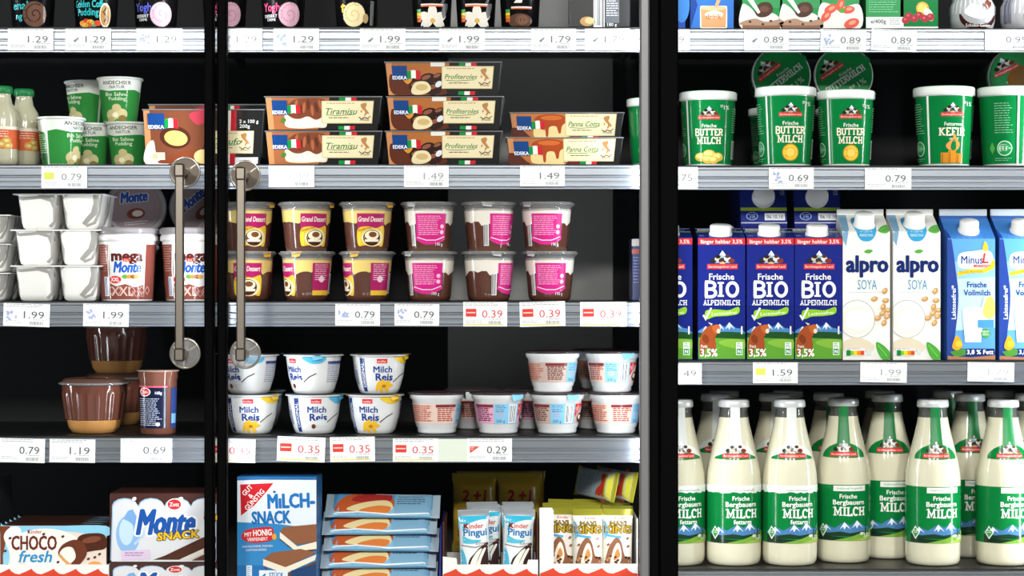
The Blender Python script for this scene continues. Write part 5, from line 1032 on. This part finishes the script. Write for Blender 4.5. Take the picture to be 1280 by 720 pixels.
for px, lab in ((955, 'dark blue milk carton lying flat on the others, cap forward, behind the middle cap'), (1022, 'dark blue milk carton lying flat on the others, cap forward, nearest the soya cartons')):
    o = inst(bio, lab); o.rotation_euler = Matrix(((-1, 0, 0), (0, 0, -1), (0, -1, 0))).to_euler(); o.location = (X(px, .075), .072 + (h + 14) * U, ROW['RC'] + (h + 13.6 + d) * U + .0006)
# soya cartons
t = thing('soya_carton', 'x', 'carton', 'white soya drink cartons'); w, h, d = 59, 160, 56; e = w / 2; IV = M('#eceae6', .36)
p = Part(); p.prism_x([(0, 0), (d, 0), (d, h + 6), (d - 8, h + 22), (d - 8, h + 29), (d - 10, h + 29), (d - 10, h + 23), (0, h)], -e, e, IV); sl = 23 / (d - 10); m = bend(h, 0, sl); a = Art(p, m, 5); a.clip = e - .2
a.poly([(-e, h + 26), (-e, h - 10), (-e + 4, h - 18), (-e + 9, h + 10), (-e + 11, h + 50), (-e, h + 50)], M('#7aa6c6')); a.blob([(-13, h + 40), (-13, h + 4), (-8, h - 9), (0, h - 12), (8, h - 9), (13, h + 4), (13, h + 40)], M('#3b9fd0')); a.text('CALLED TO', 0, h + 1, M('#e4f0f6'), h=3, w=15); a.text('PERFECTION', 0, h - 4.4, M('#e4f0f6'), h=3, w=16)
a.blob([(15, h + 2), (20, h + 14), (29, h + 20), (29, h + 2), (22, h - 2)], M('#5fae4b')); a.line([(17, h + 3), (28, h + 16)], .8, M('#8fcc74')); NV = M('#182a6b')
a.text('alpro', 1, h - 40, NV, h=19.5, w=51, bold=.055); a.blob([(-3, h - 25), (2, h - 22), (8, h - 23.5), (3, h - 27)], M('#59a83e'))
a.text('SOYA', 1, h - 66, M('#3f8fb8'), h=12, w=24); a.line([(-22, h - 76), (24, h - 75)], .6, M('#c0c8cc'))
a.ell(-12, 51, 23, 24, M('#bdbcb8'), 36); a.ell(-12, 51, 21.8, 22.8, M('#f2efe9'), 36); a.ell(-12, 49, 19, 18, M('#e8e2d8'), 32); a.ell(-10, 50, 16, 13, M('#f8f6f2'), 28); a.blob([(-e + .3, 22), (-10, 28), (10, 18), (2, 10), (-e + .3, 12)], M('#ded0b8'))
for u, v, q in ((10, 76, 20), (23, 86, 60), (24, 74, 10), (21, 66, 70), (26, 54, 40), (14, 52, 20), (22, 46, 60), (27, 62, 0), (20, 58, 30)): a.ell(u, v, 4.4, 3.2, M('#c8955c'), 14, q); a.ell(u - .6, v + .8, 2.4, 1.4, M('#e6c193'), 10, q)
a.blob([(12, 22), (20, 19), (29, 10), (29, 1), (20, 1), (14, 10)], M('#4fa23c')); a.line([(14, 19), (26, 4)], .8, M('#86c668')); nutri(a, -25, 6, 22, 5.4); a.rect(0, 6, 5, 14, M('#d8d8d8'))
p.build('carton_body', t)
T = Matrix.Translation((0, 17, h + 17 * sl + .3)) @ Matrix.Rotation(math.atan(sl) * .75, 4, 'X'); p = Part(); p.lathe([(14, -2), (14, 2), (12.6, 3), (12.2, 14), (11, 15.6), (0, 15.8)], M('#eeeeee', .3), 64, rf=lambda a_, z: 1 + (.018 * math.cos(a_ * 40) if 3 <= z <= 14 else 0), T=T); p.build('screw_cap', t)
p = Part(); p.box(-e - .2, e + .2, d - 10.4, d - 7.6, h + 24, h + 30, M('#cfd0d0', .3), .3); p.build('top_fin', t)
put(inst(t, 'white soya drink carton beside the dark blue cartons'), 1083, ROW['RC']); put(inst(t, 'white soya drink carton beside the light blue whole milk'), 1146, ROW['RC'], 0, 0)
# whole milk cartons
t = thing('milk_carton', 'x', 'milk carton', 'light blue whole milk cartons'); w, h, d = 60, 152, 56; e = w / 2
p = Part(); p.prism_x([(0, 0), (d, 0), (d, h + 12), (d - 8, h + 28), (d - 8, h + 37), (d - 10, h + 37), (d - 10, h + 29), (0, h)], -e, e, M('#2d5fae', .36)); sl = 29 / (d - 10); m = bend(h, 0, sl); a = Art(p, m, 5); a.clip = e - .2
a.rect(-e, .3, e, h + 12, M('#5b9fdc', .36)); a.rect(-e, h, e, h + 48, M('#3f7cc8', .36)); a.poly([(-e, h - 30), (e, h - 26), (e, 50), (-e, 40)], M('#8fc0ea', .36)); a.poly([(-e, 100), (e, 104), (e, 40), (-e, 36)], M('#b9d8f2', .36)); a.poly([(-e, .3), (-e, 16), (e, 10), (e, .3)], M('#1d3f86', .36))
a.blob([(-e, .3), (-e, 100), (-e, h + 20), (-24, h - 6), (-19, 110), (-16, 80), (-19, 40), (-26, .4)], M('#1f3f94', .36)); a.text('Laktosefrei*', -22, 72, M('#eef2f8'), h=5, w=42, rot=90, bold=.03)
a.blob([(-15, h - 20), (-15, h - 36), (4, h - 38), (25, h - 34), (27, h - 22), (20, h - 15), (4, h - 16)], M('#f0f1f3')); a.text('Minus', 1, h - 27, M('#24468f'), h=9.5, w=27, bold=.03); a.text('L', 18.5, h - 25, M('#d6362f'), h=12, bold=.04, shear=.15); a.rect(3, h - 36.5, 25, h - 33, M('#d6362f')); a.text('LAKTOSEFREI', 14, h - 34.8, M('#f6ecea'), h=2, w=18)
a.line([(-17, h - 45), (0, h - 41), (16, h - 41), (26, h - 36), (28, h - 28)], 5, M('#edc42f')); a.text('ICH F\u00dcHL MICH WOHL', 0, h - 42, M('#5c5420'), h=2.6, w=28, rot=3); a.blob([(14, h - 14), (17, h - 4), (21, h - 10), (20, h - 16)], M('#ecbf3a'))
a.text('Frische', 7, h - 58, M('#1d3f8c'), h=7, w=24, bold=.035); a.text('Vollmilch', 7, h - 68, M('#1d3f8c'), h=7, w=33, bold=.035)
a.poly([(-11, 62), (15, 62), (12, 22), (-8, 22)], M('#dbe8f4')); a.ell(2, 62, 13, 4, M('#eef4fa'), 24); a.ell(2, 62, 10.6, 2.8, M('#c6daee'), 24); a.poly([(-9, 40), (13.4, 40), (11.6, 24), (-7.4, 24)], M('#f6f8fa')); a.ell(2, 40, 11, 3, M('#ffffff'), 20); a.poly([(8, 42), (16, 78), (24, 80), (28, 60), (13, 41)], M('#eef2f6')); a.blob([(14, 60), (20, 78), (28, 76), (29, 56), (20, 52)], M('#d9dd6a')); a.rect(8, 40, 28, 50, M('#4f97cf'))
a.blob([(-24, 16), (-19, 30), (-14, 26), (-11, 18), (-17, 12)], M('#e0a52c')); a.ell(-16, 20, 4, 4, M('#efc33e'), 12); a.poly([(-27, 10), (-10, 14), (0, 8), (-20, 3)], M('#4f8f3a')); a.poly([(11, 33), (18, 26), (25, 33), (18, 40)], M('#4fa24a')); a.fine(14, 30, 22, 36, M('#eef4ea'), 2.2, .8, 3); a.poly([(-e, .4), (e, .4), (e, 6), (0, 3), (-e, 5)], M('#b07a5c')); a.rect(-7, 5.5, 29, 14, M('#1b2f6e')); a.text('3,8 % Fett', 11, 9.8, M('#eef2f8'), h=5.4, w=33, bold=.035)
p.build('carton_body', t)
T = Matrix.Translation((0, 15, h + 15 * sl + .2)) @ Matrix.Rotation(math.atan(sl) * .7, 4, 'X'); p = Part(); p.lathe([(13.4, -2), (13.4, 2), (12, 3), (11.8, 12), (10.6, 13.4), (0, 13.6)], M('#eeeeee', .3), 64, rf=lambda a_, z: 1 + (.018 * math.cos(a_ * 40) if 3 <= z <= 12 else 0), T=T); p.build('screw_cap', t)
p = Part(); p.box(-e - .2, e + .2, d - 10.4, d - 7.6, h + 29.6, h + 38, M('#bcc4cc', .3), .3); p.build('top_fin', t)
put(inst(t, 'light blue whole milk carton with glass print, fully visible'), 1214, ROW['RC'], 0, 0); put(inst(t, 'light blue whole milk carton cut by the picture edge'), 1279, ROW['RC'], 0, 0)

# ------------------------------------------------------------------ glass milk bottles
def bottle(full):
    t = thing('milk_bottle', 'x', 'milk bottle', 'glass milk bottles')
    prof = [(28, 0), (32.5, 1.6), (34, 6), (34.6, 14), (34.8, 105), (34, 117), (31.6, 130), (28, 145), (23.6, 162), (20, 178), (18.7, 186)]; R = interp(prof)
    p = Part(); p.lathe(prof, M('#dcd7bf', .1, coat=.8)); p.build('milk_filled_body', t)
    p = Part(); p.lathe([(18.7, 186), (17.6, 192), (17.4, 197), (18.6, 198), (18.6, 200)], NECKGL, caps=False); p.lathe([(17, 186.2), (15.6, 191), (15.4, 199)], M('#5d5e58', .3), 40, caps=False); p.build('glass_neck', t)
    p = Part(); p.lathe([(19, 198.6), (19.8, 199.4), (19.6, 205), (18.6, 208), (15, 208.6), (14, 207.6), (0, 207.6)], M('#d6d8da', .3, .2), 72, rf=lambda a_, z: 1 + (.012 * math.cos(a_ * 30) if 199 < z < 206 else 0)); p.build('foil_cap', t)
    Rl = lambda v: R(v) + .3
    p = Part(); a = Art(p, round_map(Rl, 0, 34.6), 4, True, .1); GB = M('#0a7a3a', .16); Wt = M('#f2f3f1'); e = 92
    a.rect(-e, 29, e, 100, GB)
    if full: a.rect(-13, 92, 30, 99, M('#eceeea')); tx = 8
    else:
        r = random.Random(5); a.poly([(-e, 101.5), (-e, 94)] + [(-e + 184 * i / 40, 92.5 + r.uniform(-1, 1.3)) for i in range(41)] + [(e, 101.5)], M('#eceeea')); tx = 8
    a.text('traditionell hergestellt', tx, 95.8, M('#6d7a74'), h=2.6, w=33)
    a.text('Frische', tx - 2, 85.5, Wt, h=5.4, w=22, bold=.03); a.text('Bergbauern', tx - 1, 78, Wt, h=6, w=41, bold=.04); a.slab('MILCH', tx, 66.4, Wt, 11, 42, .2)
    if not full: a.text('fettarm', tx, 56, Wt, h=5.4, w=23, bold=.04)
    alps(a, -36, 44, 36, 1.12); a.poly([(-36, 29.4), (-36, 38), (-20, 35), (4, 33), (20, 30), (44, 29.4)], M('#12301f')); a.poly([(-14, 29.3), (8, 34), (26, 40), (44, 44), (44, 29.3)], M('#7aa83a')); a.poly([(10, 29.4), (24, 32), (44, 38), (44, 29.4)], M('#a5bf4c')); a.ell(24, 38, 3, 2, M('#dfe0d8'), 10); a.poly([(28, 36), (30.5, 50), (33, 36)], M('#1c4a2a')); a.poly([(33, 36), (35, 46), (37, 36)], M('#1c4a2a')); a.text('1,5%' if not full else '3,8%', 33, 36, Wt, h=5, w=12, bold=.02)
    a.poly([(-34, 42), (-28, 50.5), (-22, 42), (-28, 33.5)], Wt); a.poly([(-32.6, 42), (-28, 48.6), (-23.4, 42), (-28, 35.4)], M('#3f9a4a')); a.fine(-31, 39.6, -25, 45, Wt, 2.4, .9, 4)
    p.build('body_label', t)
    p = Part(); a = Art(p, round_map(Rl, 0, 29), 3, True, .1)
    arch = [(-29, 134.5), (-29, 139), (-26, 143.5), (-20, 148), (-10, 152), (0, 154), (10, 152), (20, 148), (26, 143.5), (29, 139), (29, 134.5), (14, 134), (0, 133.8), (-14, 134)]
    a.poly(arch, GB if full else M('#e9ece8')); 
    if not full: a.poly([(-29, 134.5), (-28, 137), (-14, 142), (0, 143.6), (14, 142), (28, 137), (29, 134.5), (14, 134), (0, 133.4), (-14, 134)], GB)
    alp_crest(a, 0, 142.5, 1.25); p.build('neck_label', t)
    p = Part(); Rs = interp([(18.9, 198), (19.2, 186), (20.5, 178), (23.6, 162), (26.6, 151)]); a = Art(p, round_map(Rs, 0, 22), 3, True, .35); c = M('#12753c', .35) if full else M('#dde0de', .35)
    a.rect(-7, 150.5, 7, 205, c); a.ell(0, 199, 7, 5, c, 16); p.build('paper_seal', t); return t
bf, bl = bottle(True), bottle(False)
for proto, px, rz, lab in ((bl, 847, 6, 'low-fat milk bottle half behind the thick black frame'), (bl, 917, 0, 'low-fat milk bottle with white seal, first fully visible one'), (bl, 987, 0, 'low-fat milk bottle with white seal, beside the green-sealed ones'), (bf, 1054, -8, 'whole milk bottle with green seal, close beside the low-fat bottle'),
        (bf, 1166, -2, 'whole milk bottle with green seal standing alone in front'), (bf, 1254, 4, 'whole milk bottle with green seal cut by the picture edge')): o = put(inst(proto, lab), px, ROW['RF'], .04 if px == 1054 else .006, rz, 36); o.scale = [v * .985 for v in o.scale]
put(inst(bf, 'whole milk bottle with green seal set back between two front bottles'), 1109, ROW['RF'], .09, -3, 36)
for proto, px, Y, lab in ((bl, 895, .105, 'low-fat milk bottle in the second row behind the first visible one'), (bl, 968, .105, 'low-fat milk bottle in the second row between the two white-sealed ones'), (bf, 1036, .128, 'whole milk bottle in the second row behind the close pair'),
        (bf, 1212, .105, 'whole milk bottle in the second row beside the lone front bottle'), (bf, 1288, .115, 'whole milk bottle in the second row at the picture edge'), (bl, 905, .21, 'low-fat milk bottle in the third row, far dark corner'), (bl, 985, .21, 'low-fat milk bottle in the third row, behind the white seals'),
        (bf, 1100, .20, 'whole milk bottle in the third row behind the set-back one'), (bf, 1185, .2, 'whole milk bottle in the third row behind the lone front bottle'), (bf, 1250, .22, 'whole milk bottle in the third row near the picture edge')):
    put(inst(proto, lab), px, ROW['RF'], Y, 0, 36)
